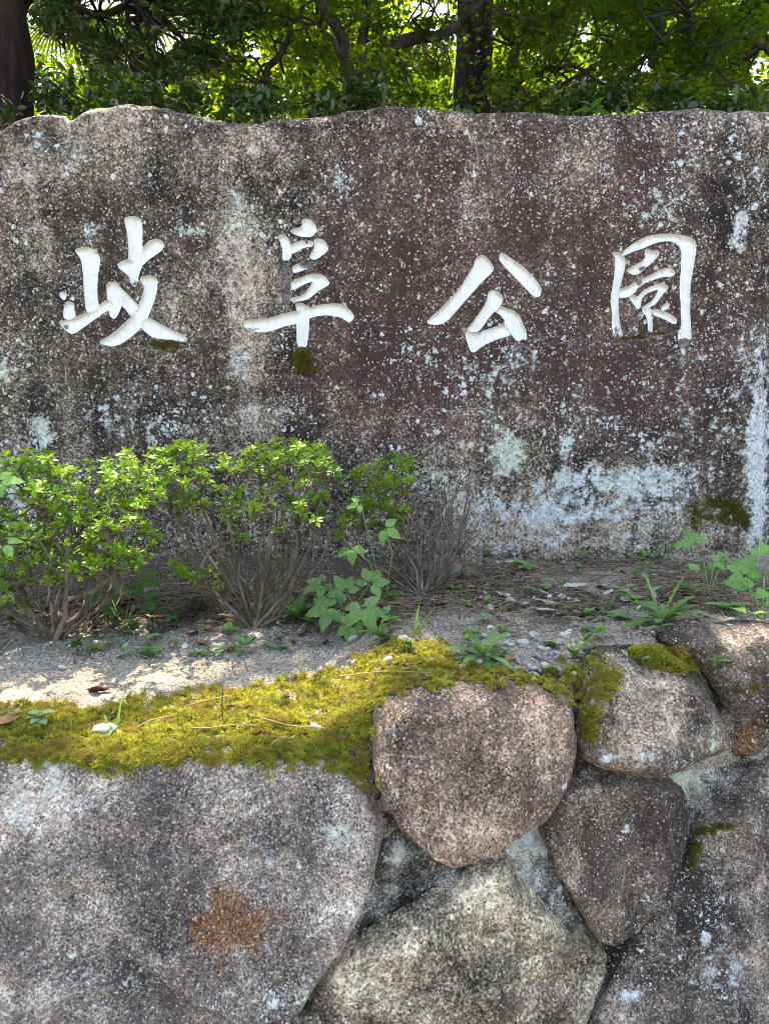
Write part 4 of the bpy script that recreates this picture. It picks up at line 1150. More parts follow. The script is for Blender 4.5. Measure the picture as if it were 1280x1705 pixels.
    # the next row, lit from above
    specs = [(-6.2, 9.5, 'wide leafy tree glowing yellow green at the far left background', M['backlit_leaf'], OV), (-3.4, 11.0, 'sunlit broadleaf tree in the background behind the palm', M['maple'], OV), (-0.9, 9.8, 'sunlit tree in the background behind the forked maple', M['backlit_leaf'], OV), (1.7, 10.8, 'sunlit tree with backlit yellow green leaves behind the thick trunk', M['backlit_leaf'], OV), (4.2, 9.4, 'sunlit leafy tree in the background at the right', M['maple'], OV), (6.8, 10.5, 'tall leafy tree at the far right background', M['backlit_leaf'], OV)]
    for i, (x, y, lab, lm, tm) in enumerate(specs):
        cl = np.vstack([EC(rng, x, y, 6.2, 1.9, 1.0, 1.7, 40, 0.35, 0.6, 0.4), EC(rng, x, y + 0.6, 4.2, 1.8, 0.8, 1.2, 22, 0.3, 0.5, 0.3), EC(rng, x, y, 6.4, 2.0, 0.9, 1.3, 34, 0.3, 0.5, 0.1)])
        tree('background_tree', lab, [(x, y, 1.2), (x + 0.1, y, 4.0), (x - 0.1, y, 6.5)], 0.14, 0.06,
             [([(x, y, 4.0), (x + 0.8, y - 0.2, 5.2), (x + 1.3, y - 0.3, 6.3)], 0.05, 0.02), ([(x, y, 4.3), (x - 0.8, y, 5.4), (x - 1.3, y, 6.5)], 0.05, 0.02)],
             cl, 130, 0.085, tm, lm, M['bark'], 120 + i, 0.5, 0.6)
    for i, (x, y, lab, lm) in enumerate([(-8.2, 14.0, 'leafy tree deep in the wood at the far left', M['maple']), (-5.4, 15.5, 'leafy tree deep in the wood left of the palm', M['backlit_leaf']), (-2.6, 14.0, 'leafy tree deep in the wood right of the palm', M['maple']), (0.2, 15.2, 'leafy tree deep in the wood behind the middle', M['backlit_leaf']), (3.0, 14.2, 'leafy tree deep in the wood right of the thick trunk', M['maple']), (5.8, 15.0, 'leafy tree deep in the wood at the right', M['backlit_leaf']), (8.4, 14.0, 'leafy tree deep in the wood at the far right', M['maple'])]):
        cl = EC(rng, x, y, 8.4, 1.9, 1.0, 2.2, 62, 0.4, 0.7, 0.2)
        tree('background_tree', lab, [(x, y, 1.2), (x + 0.1, y, 5.0), (x - 0.1, y, 8.5)], 0.16, 0.06, [], cl, 100, 0.13, QD, lm, M['bark'], 140 + i, 0.6, 0.6)
    # evergreen bushes right behind the stone
    for i, (px, lab) in enumerate([(120, 'dark glossy bush behind the left end of the stone'), (330, 'dark glossy bush showing left of the forked maple'), (520, 'dark glossy bush at the foot of the forked maple'), (700, 'dark glossy bush left of the thick trunk'), (930, 'dark glossy bush right of the thick trunk'), (1200, 'dark glossy bush behind the right end of the stone'), (1560, 'dark glossy bush beyond the right end of the stone'), (1850, 'dark glossy bush farther right of the stone'), (-260, 'dark glossy bush beyond the left end of the stone')]):
        c = at(px, 175, 3.9)
        root = empty('evergreen_bush', (0, 0, 0))
        tag(root, lab, 'bush', 'bushes behind the stone')
        cl = np.vstack([EC(rng, c.x, 4.0, c.z - 0.66, 0.62, 0.5, 0.62, 24, 0.16, 0.28, 0.4), band(px - 120, px + 120, 150, 200, 3.7, 4.4, 7, 0.08, 0.16)])
        mb = MB()
        for k in range(12):
            q = cl[rng.integers(len(cl))]
            limb(mb, [(c.x + rng.normal(0, 0.05), 4.0, 1.1), (c.x * 0.5 + q[0] * 0.5, 4.0, (1.1 + q[2]) / 2), q[:3]], 0.02, 0.006, rng, 5, 0.02, 8)
        mb.obj('stems', M['bark'], root)['kind'] = 'stuff'
        crown(cl, 100, 0.052, OV, M['evergreen'], root, rng, 0.8, 0.6, 'foliage')
    # unseen tree added to shade the stone: a roof of boughs above the view
    root = empty('added_shade_tree', (0, 0, 0))
    tag(root, 'unseen tall tree added so its high boughs shade the stone from above', 'tree', 'trees behind the stone')
    mb = MB()
    limb(mb, [(3.9, 6.4, 1.0), (3.8, 6.4, 5), (3.4, 6.2, 9)], 0.2, 0.1, rng, 12, 0.02, 16)
    mb.obj('trunk', M['bark'], root)
    for k in range(7):
        m2 = MB()
        e = (-2.8 + k * 0.85, 4.2 + rng.uniform(-0.5, 0.8), 8.6 + rng.uniform(-0.4, 0.6))
        limb(m2, [(3.6, 6.3, 6.5 + k * 0.3), ((3.6 + e[0]) / 2, 5.6, 8.4), e], 0.07, 0.02, rng, 6, 0.03, 12)
        m2.obj('branch', M['bark'], root)
    n = 260
    cl = np.stack([rng.uniform(-4.2, 4.6, n), rng.uniform(3.4, 7.4, n), rng.uniform(7.6, 9.6, n), rng.uniform(0.35, 0.6, n)], 1)
    crown(cl, 90, 0.14, QD, M['maple'], root, rng, 0.6, 0.5)
build_trees()

def sprig_behind():
    p = at(985, 195, 2.72)
    root = empty('young_sprout', tuple(p))
    tag(root, 'small bright green sprout peeking over the top edge of the stone', 'sprout')
    m = leaf_material('sprout_leaf', (0.06, 0.15, 0.03), (0.09, 0.2, 0.04), 0.4, (1.5, 1.6, 0.5))
    mb = MB()
    mb.tube([(0, 0, -0.25), (0.0, 0, -0.1), (0.005, 0, 0.035)], [0.004, 0.003, 0.002], 5)
    mb.obj('stem', m, root)
    for (a, e, L, w, z) in [(0.1, 0.1, 0.085, 0.035, 0.02), (3.3, 0.2, 0.08, 0.035, 0.02), (-1.2, 0.5, 0.07, 0.03, 0.03), (1.6, 0.6, 0.07, 0.03, 0.03), (2.6, 0.9, 0.055, 0.024, 0.035), (-2.4, -0.1, 0.06, 0.03, 0.0)]:
        v, q = leaf_shape(L, w, 'ovate', 6, 0.2, 0.35)
        obj('leaf', rot(v, a, e) + [0, 0, z], [q], m, root)
    v, q = leaf_shape(0.05, 0.022, 'ovate', 6, 0.2, 0.2)
    obj('leaf', rot(v, 3.0, 0.7) + [-0.12, 0.0, -0.03], [q], m, root)
sprig_behind()
#SECTION3
# ------------------------------------------------------------------ azalea shrubs
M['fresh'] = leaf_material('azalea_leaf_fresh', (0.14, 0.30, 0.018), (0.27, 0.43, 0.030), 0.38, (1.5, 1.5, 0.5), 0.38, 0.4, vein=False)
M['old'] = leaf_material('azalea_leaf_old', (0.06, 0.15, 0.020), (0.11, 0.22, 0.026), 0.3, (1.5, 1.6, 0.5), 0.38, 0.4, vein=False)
M['twig'] = plain('azalea_bark', (0.055, 0.042, 0.034), (0.20, 0.16, 0.13), 40, 0.9, 0.6, 160, (1, 1, 0.3))

def whorl_mesh(seed, mat, n=8, name='leaf_cluster'):
    rng = np.random.default_rng(seed)
    mb = MB()
    for ring, (cnt, el, L) in enumerate([(n, 0.28, 0.029), (max(4, n - 3), 0.75, 0.024), (3, 1.15, 0.015)]):
        for k in range(cnt):
            a = 2 * math.pi * (k + 0.5 * ring) / cnt + rng.normal(0, 0.25)
            l = L * rng.uniform(0.75, 1.2)
            v, q = leaf_shape(l, l * rng.uniform(0.34, 0.44), 'obovate', 3, 0.22, rng.uniform(0.05, 0.4))
            mb.add(rot(v, a, el + rng.normal(0, 0.22), rng.normal(0, 0.2)) + [0, 0, 0.003 * ring], None, q)
    mb.tube([(0, 0, -0.012), (0, 0, 0.004)], [0.0014, 0.0011], 4)
    return mb.mesh(name, mat)
WH = {k: [whorl_mesh(300 + i + 50 * j, M[k], 6 + i % 4) for i in range(6)] for j, k in enumerate(('fresh', 'old'))}

def azalea(label, base_px, blobs, depth, dspread, bare, seed, nstem=8, spacing=0.0165, topz=None):
    rng = np.random.default_rng(seed)
    base = on_ground(*base_px)
    b = np.array(base)
    root = empty('azalea_shrub', base)
    tag(root, label, 'shrub', 'clipped azaleas in front of the stone')
    tips = []
    for (px, py, rx, ry, n, fr) in blobs:
        n = int(n * 1.8)
        k = tries = 0
        while k < n and tries < n * 12:
            tries += 1
            a, r = rng.uniform(0, 6.283), rng.uniform(0, 1) ** 0.5
            p = np.array(at(px + math.cos(a) * r * rx, py + math.sin(a) * r * ry, depth + rng.normal(0, dspread)))
            if p[1] > 2.27: continue
            if tips and min(np.linalg.norm(p - t[0]) for t in tips) < spacing: continue
            tips.append((p, fr, True))
            k += 1
    for (px, py, rx, ry, n) in bare:
        for k in range(n):
            a, r = rng.uniform(0, 6.283), rng.uniform(0, 1) ** 0.5
            p = np.array(at(px + math.cos(a) * r * rx, py + math.sin(a) * r * ry, depth + rng.normal(0, dspread)))
            p[1] = min(p[1], 2.28)
            tips.append((p, 0, False))
    bare_from = len(tips) - sum(q[4] for q in bare)
    # main stems
    T = np.array([t[0] for t in tips])
    order = rng.permutation(len(T))
    ends = []
    for i in order:                                   # spread-out targets
        if all(np.linalg.norm(T[i] - e) > 0.11 for e in ends): ends.append(T[i])
        if len(ends) == nstem: break
    nodes, par, stem = [b + [0, 0, -0.02]], [-1], [0]
    for s, e in enumerate(ends):
        d = e - b
        P = [b + rng.normal(0, 0.012, 3) * [1, 1, 0]]
        bow = np.array([d[0] * 0.25, d[1] * 0.25, -abs(d[2]) * 0.10]) + rng.normal(0, 0.012, 3)
        prev = 0
        nseg = 7
        for k in range(nseg):
            t = (k + 0.4) / (nseg - 0.6) * 0.78
            p = b + d * t + bow * math.sin(min(1, t) * math.pi) + rng.normal(0, 0.003, 3)
            nodes.append(p); par.append(prev); stem.append(s)
            prev = len(nodes) - 1
    NN = len(nodes)
    bare_h = rng.uniform(0.0, 0.55, len(T))
    tipnode = []
    dist0 = np.linalg.norm(T - b, axis=1)
    for i in np.argsort(dist0):
        t = T[i]
        N = np.array(nodes)
        d = t - N
        L = np.linalg.norm(d, axis=1)
        score = L + 0.9 * np.maximum(0, N[:, 2] - t[2] + 0.02) + 0.25 * np.maximum(0, 0.05 - L) - 0.18 * np.linalg.norm(N - b, axis=1)
        score[0] += 0.3
        if i >= bare_from and i % 3:                            # bare shoots rise straight from low on the plant
            h = np.linalg.norm(N - b, axis=1) / (np.linalg.norm(t - b) + 1e-6)
            score = score + 2.0 * np.abs(h - bare_h[i]) + 1.5 * (np.arange(len(N)) >= NN)
            score[0] -= 0.3
        j = int(score.argmin())
        prev = j
        a = N[j]
        n = 4 if L[j] > 0.12 else 3
        for k in range(1, n + 1):
            u = k / n
            p = a + (t - a) * u + np.array([(t[0] - b[0]) * 0.08, 0, -0.07 * L[j]]) * math.sin(u * math.pi) + rng.normal(0, 0.0034, 3) * (u < 1)
            nodes.append(p); par.append(prev); stem.append(stem[j])
            prev = len(nodes) - 1
        tipnode.append((i, prev))
    cnt = np.zeros(len(nodes))
    for _, t in tipnode:
        k = t
        while k >= 0:
            cnt[k] += 1
            k = par[k]
    rad = 0.00092 * np.maximum(1, cnt) ** 0.46
    mbs = {}
    kids = {}
    for i, p in enumerate(par): kids.setdefault(p, []).append(i)
    for i in range(1, len(nodes)):                     # chains between forks
        p = par[i]
        if p > 0 and len(kids.get(p, [])) == 1: continue
        ch = [p, i] if p >= 0 else [i]
        k = i
        while len(kids.get(k, [])) == 1:
            k = kids[k][0]
            ch.append(k)
        P = np.array([nodes[c] for c in ch]) - b
        r = np.array([rad[c] for c in ch])
        r[0] = min(r[0], r[1] * 1.15)
        mbs.setdefault(stem[i], MB()).tube(P, r, 6 if r[0] > 0.004 else 4, False)
    for s in sorted(mbs): mbs[s].obj('stem', M['twig'], root)
    # leaf clusters
    for i, t in tipnode:
        p, fr, leafy = tips[i]
        if not leafy: continue
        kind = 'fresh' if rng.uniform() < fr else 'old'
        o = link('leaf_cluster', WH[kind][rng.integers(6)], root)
        o.location = p - b
        out = (p - b) * [1.0, 1.0, 0.2]
        tl = Vector((out[0] * 1.2 + rng.normal(0, 0.25), out[1] * 0.6 - 0.28 + rng.normal(0, 0.25), 0.75))
        o.rotation_euler = (tl.to_track_quat('Z', 'Y') @ Matrix.Rotation(rng.uniform(0, 6.28), 3, 'Z').to_quaternion()).to_euler()
        sc = rng.uniform(0.48, 0.82)
        o.scale = (sc, sc, sc)
    return root

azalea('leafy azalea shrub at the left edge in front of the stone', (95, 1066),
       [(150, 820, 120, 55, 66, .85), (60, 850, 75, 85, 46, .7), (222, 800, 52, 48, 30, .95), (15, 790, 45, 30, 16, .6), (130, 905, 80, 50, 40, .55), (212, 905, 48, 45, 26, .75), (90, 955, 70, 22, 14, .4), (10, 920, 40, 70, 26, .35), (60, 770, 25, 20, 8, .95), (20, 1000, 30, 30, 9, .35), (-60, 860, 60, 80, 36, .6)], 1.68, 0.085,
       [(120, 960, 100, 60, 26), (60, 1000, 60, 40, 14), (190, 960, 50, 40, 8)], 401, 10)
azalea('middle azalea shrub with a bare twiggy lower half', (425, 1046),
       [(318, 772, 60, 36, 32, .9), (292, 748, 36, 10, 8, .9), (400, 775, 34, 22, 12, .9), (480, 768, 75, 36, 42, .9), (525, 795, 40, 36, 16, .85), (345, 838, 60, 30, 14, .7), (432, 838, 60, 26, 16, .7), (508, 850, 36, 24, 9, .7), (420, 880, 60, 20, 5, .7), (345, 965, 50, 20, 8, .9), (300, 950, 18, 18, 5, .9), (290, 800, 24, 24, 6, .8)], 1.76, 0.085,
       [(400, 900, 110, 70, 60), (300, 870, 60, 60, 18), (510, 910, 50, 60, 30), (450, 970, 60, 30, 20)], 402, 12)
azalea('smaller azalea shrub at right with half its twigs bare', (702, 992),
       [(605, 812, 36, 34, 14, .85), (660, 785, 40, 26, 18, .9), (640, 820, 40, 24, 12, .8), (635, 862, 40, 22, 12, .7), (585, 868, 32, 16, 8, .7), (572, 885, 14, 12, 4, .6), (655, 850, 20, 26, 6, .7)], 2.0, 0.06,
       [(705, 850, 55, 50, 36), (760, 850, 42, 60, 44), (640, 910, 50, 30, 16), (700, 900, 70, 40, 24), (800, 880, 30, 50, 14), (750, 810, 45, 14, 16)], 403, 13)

# ------------------------------------------------------------------ surface lookup for things that grow on stones and soil
from mathutils.bvhtree import BVHTree
def bvh_of(names):
    V, F, n = [], [], 0
    for o in list(SC.objects):
        if o.type == 'MESH' and o.name.split('.')[0] in names:
            me = o.data
            co = np.empty(len(me.vertices) * 3, np.float32)
            me.vertices.foreach_get('co', co)
            V.append(co.reshape(-1, 3))
            F += [tuple(v + n for v in p.vertices) for p in me.polygons]
            n += len(me.vertices)
    return BVHTree.FromPolygons(np.vstack(V).tolist(), F)
SURF = bvh_of(('stone', 'mortar', 'soil_ledge'))
FACE = bvh_of(('slab', 'carved_character'))
def hit_px(px, py, tree=None):
    dx, dy, dz = [float(v) for v in ray(px, py)]
    h = (tree or SURF).ray_cast(Vector((0, 0, CAMZ)), Vector((dx, dy, dz)).normalized())
    return h[0], h[1]
def hit_down(x, y):
    h = SURF.ray_cast(Vector((x, y, 1.6)), Vector((0, 0, -1)))
    return h[0], h[1]

# ------------------------------------------------------------------ moss
def moss_material(name, a, b, c):
    g = G(name)
    geo = g.n('NewGeometry')
    col = g.mix(geo.outputs['Random Per Island'], a, b)
    nz = g.noise(geo.outputs['Position'], 26.0, 3, 0.6)
    col = g.mix(g.map(nz, 0.46, 0.70), col, c)
    bs = g.n('BsdfPrincipled', {'Base Color': col, 'Roughness': 0.75, 'Specular IOR Level': 0.2})
    tr = g.n('BsdfTranslucent', {'Color': g.mix(1.0, col, (1.4, 1.3, 0.6), 'MULTIPLY')})
    return g.out(g.n('MixShader', {0: 0.42, 1: bs.outputs[0], 2: tr.outputs[0]}).outputs[0])
M['moss'] = moss_material('moss', (0.085, 0.10, 0.014), (0.52, 0.51, 0.085), (0.28, 0.21, 0.06))
M['moss_dark'] = moss_material('moss_dark', (0.05, 0.055, 0.010), (0.26, 0.24, 0.045), (0.13, 0.095, 0.03))
def _tuft():
    V, F = [np.zeros(3)], []
    for k in range(6):
        a = k * 2 * math.pi / 6 + (k % 2) * 0.3
        e = 0.62 if k % 2 else 1.1
        d = np.array([math.cos(a) * math.cos(e), math.sin(a) * math.cos(e), math.sin(e)])
        s = np.array([-math.sin(a), math.cos(a), 0]) * 0.12
        m = d * 0.6
        tp = d * 1.0 + np.array([math.cos(a), math.sin(a), -0.35]) * 0.18
        n = len(V)
        V += [m + s, m - s, tp]
        F += [(0, n, n + 1), (n + 1, n, n + 2)]
    return np.array(V), np.array(F)
TUFT = _tuft()
def frames(N, rng, jit):
    N = N + rng.normal(0, jit, N.shape)
    N /= np.linalg.norm(N, axis=1, keepdims=True)
    A = rng.normal(0, 1, N.shape)
    A -= (A * N).sum(1, keepdims=True) * N
    A /= np.linalg.norm(A, axis=1, keepdims=True)
    B = np.cross(N, A)
    return np.stack([A, B, N], 2)
def moss(label, P, N, size, mat, seed, jit=0.4, updraw=0.6):
    rng = np.random.default_rng(seed)
    P, N = np.array(P), np.array(N)
    N = N + np.array([0, 0, updraw])
    bump = 0.5 + 0.5 * fbm(P[:, 0] * 26, P[:, 1] * 26, P[:, 2] * 26, 3, 81)
    s = size * rng.uniform(0.6, 1.25, len(P)) * (0.7 + 0.6 * np.clip(bump, 0, 1))
    Fm = frames(N, rng, jit)
    Q = P + Fm[:, :, 2] * (np.clip(bump, 0, 1.3) * size * 0.45)[:, None]
    V, F = scatter(TUFT[0], TUFT[1], Q, Fm, s)
    o = obj('moss', V, [F], mat, smooth=False)
    tag(o, label, 'moss', kind='stuff')
    return o

MOSS_POLY = np.array([(-340, 1200), (-140, 1195), (-60, 1185), (0, 1178), (80, 1172), (180, 1178), (240, 1162), (330, 1150), (420, 1142), (500, 1132), (570, 1116), (620, 1086), (660, 1068), (720, 1064), (762, 1076), (752, 1100), (800, 1120), (880, 1126), (930, 1116), (975, 1098), (1000, 1104), (1034, 1146), (1000, 1160), (988, 1180), (1004, 1226), (966, 1232), (962, 1190), (950, 1160), (935, 1150), (900, 1144), (830, 1141), (760, 1143), (690, 1151), (645, 1164), (622, 1184), (616, 1232), (624, 1322), (604, 1312), (580, 1290), (545, 1274), (500, 1274), (455, 1266), (400, 1276), (330, 1268), (250, 1272), (180, 1282), (100, 1270), (0, 1276), (-140, 1280), (-340, 1284)], float)
def edge_noise(px, py, amp, sc, seed): return px + amp * fbm(px * sc, py * sc, 0, 3, seed), py + amp * 0.6 * fbm(px * sc, py * sc, 7, 3, seed + 1)
def build_moss():
    rng = np.random.default_rng(55)
    def sample(poly, n, tree=None, ragged=10, thin=None):
        lo, hi = poly.min(0), poly.max(0)
        P, N = [], []
        q = rng.uniform(lo, hi, (n, 2))
        e = np.stack(edge_noise(q[:, 0], q[:, 1], ragged, 0.06, 91), 1)
        q = q[inside(e, poly)]
        if thin: q = q[fbm(q[:, 0] * 0.07, q[:, 1] * 0.11, 0, 3, 97) > thin]
        for px, py in q:
            h, nn = hit_px(px, py, tree)
            if h is not None:
                P.append(h); N.append(nn)
        return P, N
    # foreground strip: seen faces plus the tops hidden from the front
    P, N = sample(MOSS_POLY, 72000, None, 18, -0.40)
    n = 11000
    X, Y = rng.uniform(-1.1, 0.45, n), rng.uniform(1.05, 1.5, n)
    Z = ground_z(X, Y, False)
    px, py = project(X, Y, Z)
    e = np.stack(edge_noise(px, py, 10, 0.06, 91), 1)
    ok = inside(e, MOSS_POLY)
    for x, y in zip(X[ok], Y[ok]):
        h, nn = hit_down(x, y)
        if h is not None and h.z > float(ground_z(x, y, False)) - 0.03: P.append(h); N.append(nn)
    moss('yellow green moss carpet along the top of the boulder wall', P, N, 0.0078, M['moss'], 1)
    P, N = sample(np.array([(1048, 1088), (1075, 1078), (1120, 1080), (1150, 1095), (1163, 1108), (1130, 1122), (1085, 1110), (1055, 1098)], float), 7000, ragged=8)
    moss('small moss cushion on top of the grey boulder', P, N, 0.0095, M['moss'], 2)
    def dabs(blobs, tree):
        P, N = [], []
        for (px, py, rx, ry, n) in blobs:
            for a, b in rng.normal(0, 0.5, (n, 2)):
                h, nn = hit_px(px + a * rx, py + b * ry, tree)
                if h is not None: P.append(h); N.append(nn)
        return P, N
    P, N = dabs([(1160, 848, 22, 20, 110), (1195, 836, 26, 10, 150), (1222, 848, 24, 14, 260), (1238, 868, 12, 18, 150), (1156, 872, 10, 24, 70), (1180, 860, 14, 14, 40), (1210, 862, 30, 8, 120)], FACE)
    moss('dark brownish moss on the lower right of the slab', P, N, 0.0085, M['moss_dark'], 3, 0.7, 0.1)
    P, N = dabs([(502, 588, 13, 6, 90), (504, 598, 15, 12, 170), (503, 611, 12, 10, 80), (518, 613, 14, 4, 24)], FACE)
    moss('moss tuft hanging below the second carved character', P, N, 0.010, M['moss_dark'], 4, 0.7, -0.2)
    P, N = dabs([(262, 573, 14, 5, 60), (285, 572, 20, 5, 70), (270, 579, 26, 8, 40)], FACE)
    moss('thin moss along the foot of the first carved character', P, N, 0.007, M['moss_dark'], 5, 0.7, 0.3)
    P, N = dabs([(1055, 562, 26, 3, 110), (1100, 555, 26, 3, 60), (1040, 564, 10, 3, 60)], FACE)
    moss('thin moss in the bottom groove of the last character', P, N, 0.005, M['moss_dark'], 6, 0.7, 0.3)
    P, N = dabs([(1172, 1384, 20, 6, 130), (1200, 1376, 22, 6, 70), (1158, 1412, 8, 14, 110), (1150, 1436, 6, 10, 40)], None)
    moss('brown moss in the joint of the right boulders', P, N, 0.005, M['moss_dark'], 7, 0.7, 0.2)
    P, N = dabs([(1230, 1150, 40, 6, 60), (1262, 1142, 20, 5, 40), (1200, 1162, 20, 5, 24)], None)
    moss('sparse moss streak on the upper right corner boulder', P, N, 0.005, M['moss_dark'], 8, 0.7, 0.3)
build_moss()

# ------------------------------------------------------------------ weeds
def wleaf(name, c1, c2, **k): return leaf_material(name, c1, c2, 0.28, (1.4, 1.6, 0.6), k.get('rough', 0.5), k.get('spec', 0.3))
M['weed'] = wleaf('weed_leaf', (0.13, 0.28, 0.07), (0.20, 0.38, 0.10))
M['weed_grey'] = wleaf('downy_leaf', (0.15, 0.25, 0.13), (0.22, 0.32, 0.18), rough=0.8, spec=0.1)
M['weed_dark'] = wleaf('dark_weed_leaf', (0.055, 0.13, 0.035), (0.09, 0.18, 0.05))  # deeper green leaf for some of the weeds
M['weed_mid'] = wleaf('rosette_leaf', (0.09, 0.20, 0.06), (0.15, 0.28, 0.09))
M['grass'] = wleaf('grass_blade', (0.13, 0.26, 0.035), (0.20, 0.34, 0.06))
def stem_tube(P, r, mat, root, name='stem'):
    mb = MB()
    mb.tube(P, r, 5)
    return mb.obj(name, mat, root)

def rosette(label, px, py, n, L, Wd, shape, mat, seed, el=(0.15, 0.7), curl=0.35, cat='weed', azr=None, rows=8):
    rng = np.random.default_rng(seed)
    p = on_ground(px, py)
    root = empty('rosette_weed', p)
    tag(root, label, cat)
    for k in range(n):
        a = k * 2.399 + rng.normal(0, 0.2) if azr is None else rng.uniform(*azr)
        l = L * rng.uniform(0.6, 1.1)
        v, q = leaf_shape(l, Wd * rng.uniform(0.8, 1.2), shape, rows, 0.22, curl * rng.uniform(0.4, 1.3))
        obj('leaf', rot(v, a, rng.uniform(*el)) + [0, 0, 0.004], [q], mat, root)
    return root

def leafy_pair(label, px, py, n, L, mat, seed, name='small_weed', shape='ovate', h=0.015, group=None, wid=0.62, el=(0.1, 0.5)):
    rng = np.random.default_rng(seed)
    p = on_ground(px, py)
    root = empty(name, p)
    tag(root, label, 'weed', group)
    top = np.array([rng.normal(0, 0.004), rng.normal(0, 0.004), h])
    stem_tube([(0, 0, -0.006), top * 0.5, top], [0.0014, 0.0012, 0.001], mat, root)
    for k in range(n):
        a = k * math.pi * 0.97 + rng.normal(0, 0.3) if n < 4 else k * 2.4 + rng.normal(0, 0.3)
        l = L * rng.uniform(0.65, 1.1)
        v, q = leaf_shape(l, l * wid, shape, 5, 0.18, rng.uniform(0.1, 0.4))
        obj('leaf', rot(v, a, rng.uniform(*el)) + top * rng.uniform(0.6, 1.0), [q], mat, root)
    return root

def leaflet(a, L, w, rng, teeth=0.10):
    v, q = leaf_shape(L, w, 'ovate', 9, rng.uniform(0.1, 0.3), rng.uniform(0.1, 0.45), teeth=teeth)
    v[:, 2] += 0.05 * L * fbm(v[:, 0] * 90 + a * 7, v[:, 1] * 90, 0, 2, 83)
    return rot(v, a, 0.05) + [math.cos(a) * 0.006, math.sin(a) * 0.006, 0], q
FIVE = [(-2.0, 0.72, 0.46), (-0.95, 0.95, 0.56), (0, 1.05, 0.62), (0.95, 0.95, 0.56), (2.0, 0.72, 0.46)]
THREE = [(-1.2, 0.85, 0.52), (0, 1.0, 0.58), (1.2, 0.85, 0.52)]
def creeper(label, base_px, leaves, mat, seed, depth=None, name='creeper_vine'):
    """leaves: (px, py, depth, size, heading of the tip in the picture in degrees, five?)"""
    rng = np.random.default_rng(seed)
    b = np.array(on_ground(*base_px))
    root = empty(name, b)
    tag(root, label, 'vine')
    for (px, py, Y, s, ang, five) in leaves:
        c = np.array(at(px, py, Y)) - b
        mid = c * 0.55 + np.array([0, 0, 0.02]) + rng.normal(0, 0.006, 3)
        st = stem_tube([(0, 0, -0.005), mid, c], [0.0016, 0.0013, 0.001], mat, root)
        tilt = R(48) + rng.normal(0, 0.15)
        # each leaflet leans towards the viewer; the middle one points along ang in the picture
        for (a, L, w) in (FIVE if five else THREE):
            V, q = leaflet(a + rng.normal(0, 0.1), L * s * rng.uniform(0.9, 1.1), w * s, rng)
            V = rot(V, R(ang), 0) @ np.array(Matrix.Rotation(tilt, 3, 'X')).T
            obj('leaflet', V + c, [q], mat, st)
    return root

creeper('five leaflet creeper growing between the middle and right azaleas', (590, 1052),
        [(550, 1014, 1.60, 0.054, 195, True), (538, 972, 1.66, 0.046, 215, True), (604, 1012, 1.58, 0.056, -70, True), (616, 972, 1.64, 0.050, 60, True), (586, 1040, 1.56, 0.044, -95, True), (576, 985, 1.63, 0.042, 130, True), (634, 1026, 1.6, 0.036, -20, False)], M['weed_mid'], 501)
creeper('drooping three leaflet sprigs hanging in the right azalea', (640, 1000), [(585, 912, 1.80, 0.045, -85, False), (640, 880, 1.82, 0.045, -30, False), (600, 838, 1.86, 0.03, 200, False)], M['weed'], 508)
creeper('broad leaved creeper half hidden behind the left azalea', (205, 1045),
        [(175, 985, 1.82, 0.085, -60, False), (232, 965, 1.85, 0.05, -20, True), (190, 1010, 1.80, 0.05, 250, False), (240, 1000, 1.8, 0.04, -30, False)], M['weed_dark'], 502)
creeper('creeper leaves sticking out at the left picture edge', (-40, 1060),
        [(-2, 803, 1.5, 0.045, 5, False), (8, 905, 1.48, 0.035, -50, False)], M['weed'], 503)
creeper('creeper sprig beside the dark moss on the slab', (1180, 985),
        [(1158, 905, 2.16, 0.070, 100, False), (1185, 935, 2.12, 0.045, -40, False), (1165, 955, 2.08, 0.055, 190, False), (1205, 930, 2.14, 0.03, 60, False), (1185, 965, 2.04, 0.045, -60, False)], M['weed'], 504)
creeper('leafy creeper clump at the right picture edge', (1268, 1040),
        [(1258, 945, 1.95, 0.07, 160, False), (1245, 985, 1.82, 0.06, 200, True), (1270, 1000, 1.75, 0.055, 10, True), (1276, 925, 2.0, 0.05, 80, False), (1262, 1015, 1.7, 0.05, -60, False), (1240, 960, 1.9, 0.05, 140, True)], M['weed'], 505)
creeper('tiny vine with paired leaves at the base of the slab', (1108, 925), [(1105, 893, 2.2, 0.022, 120, False), (1112, 908, 2.2, 0.026, -20, False), (1100, 915, 2.2, 0.02, 220, False)], M['weed_dark'], 506)

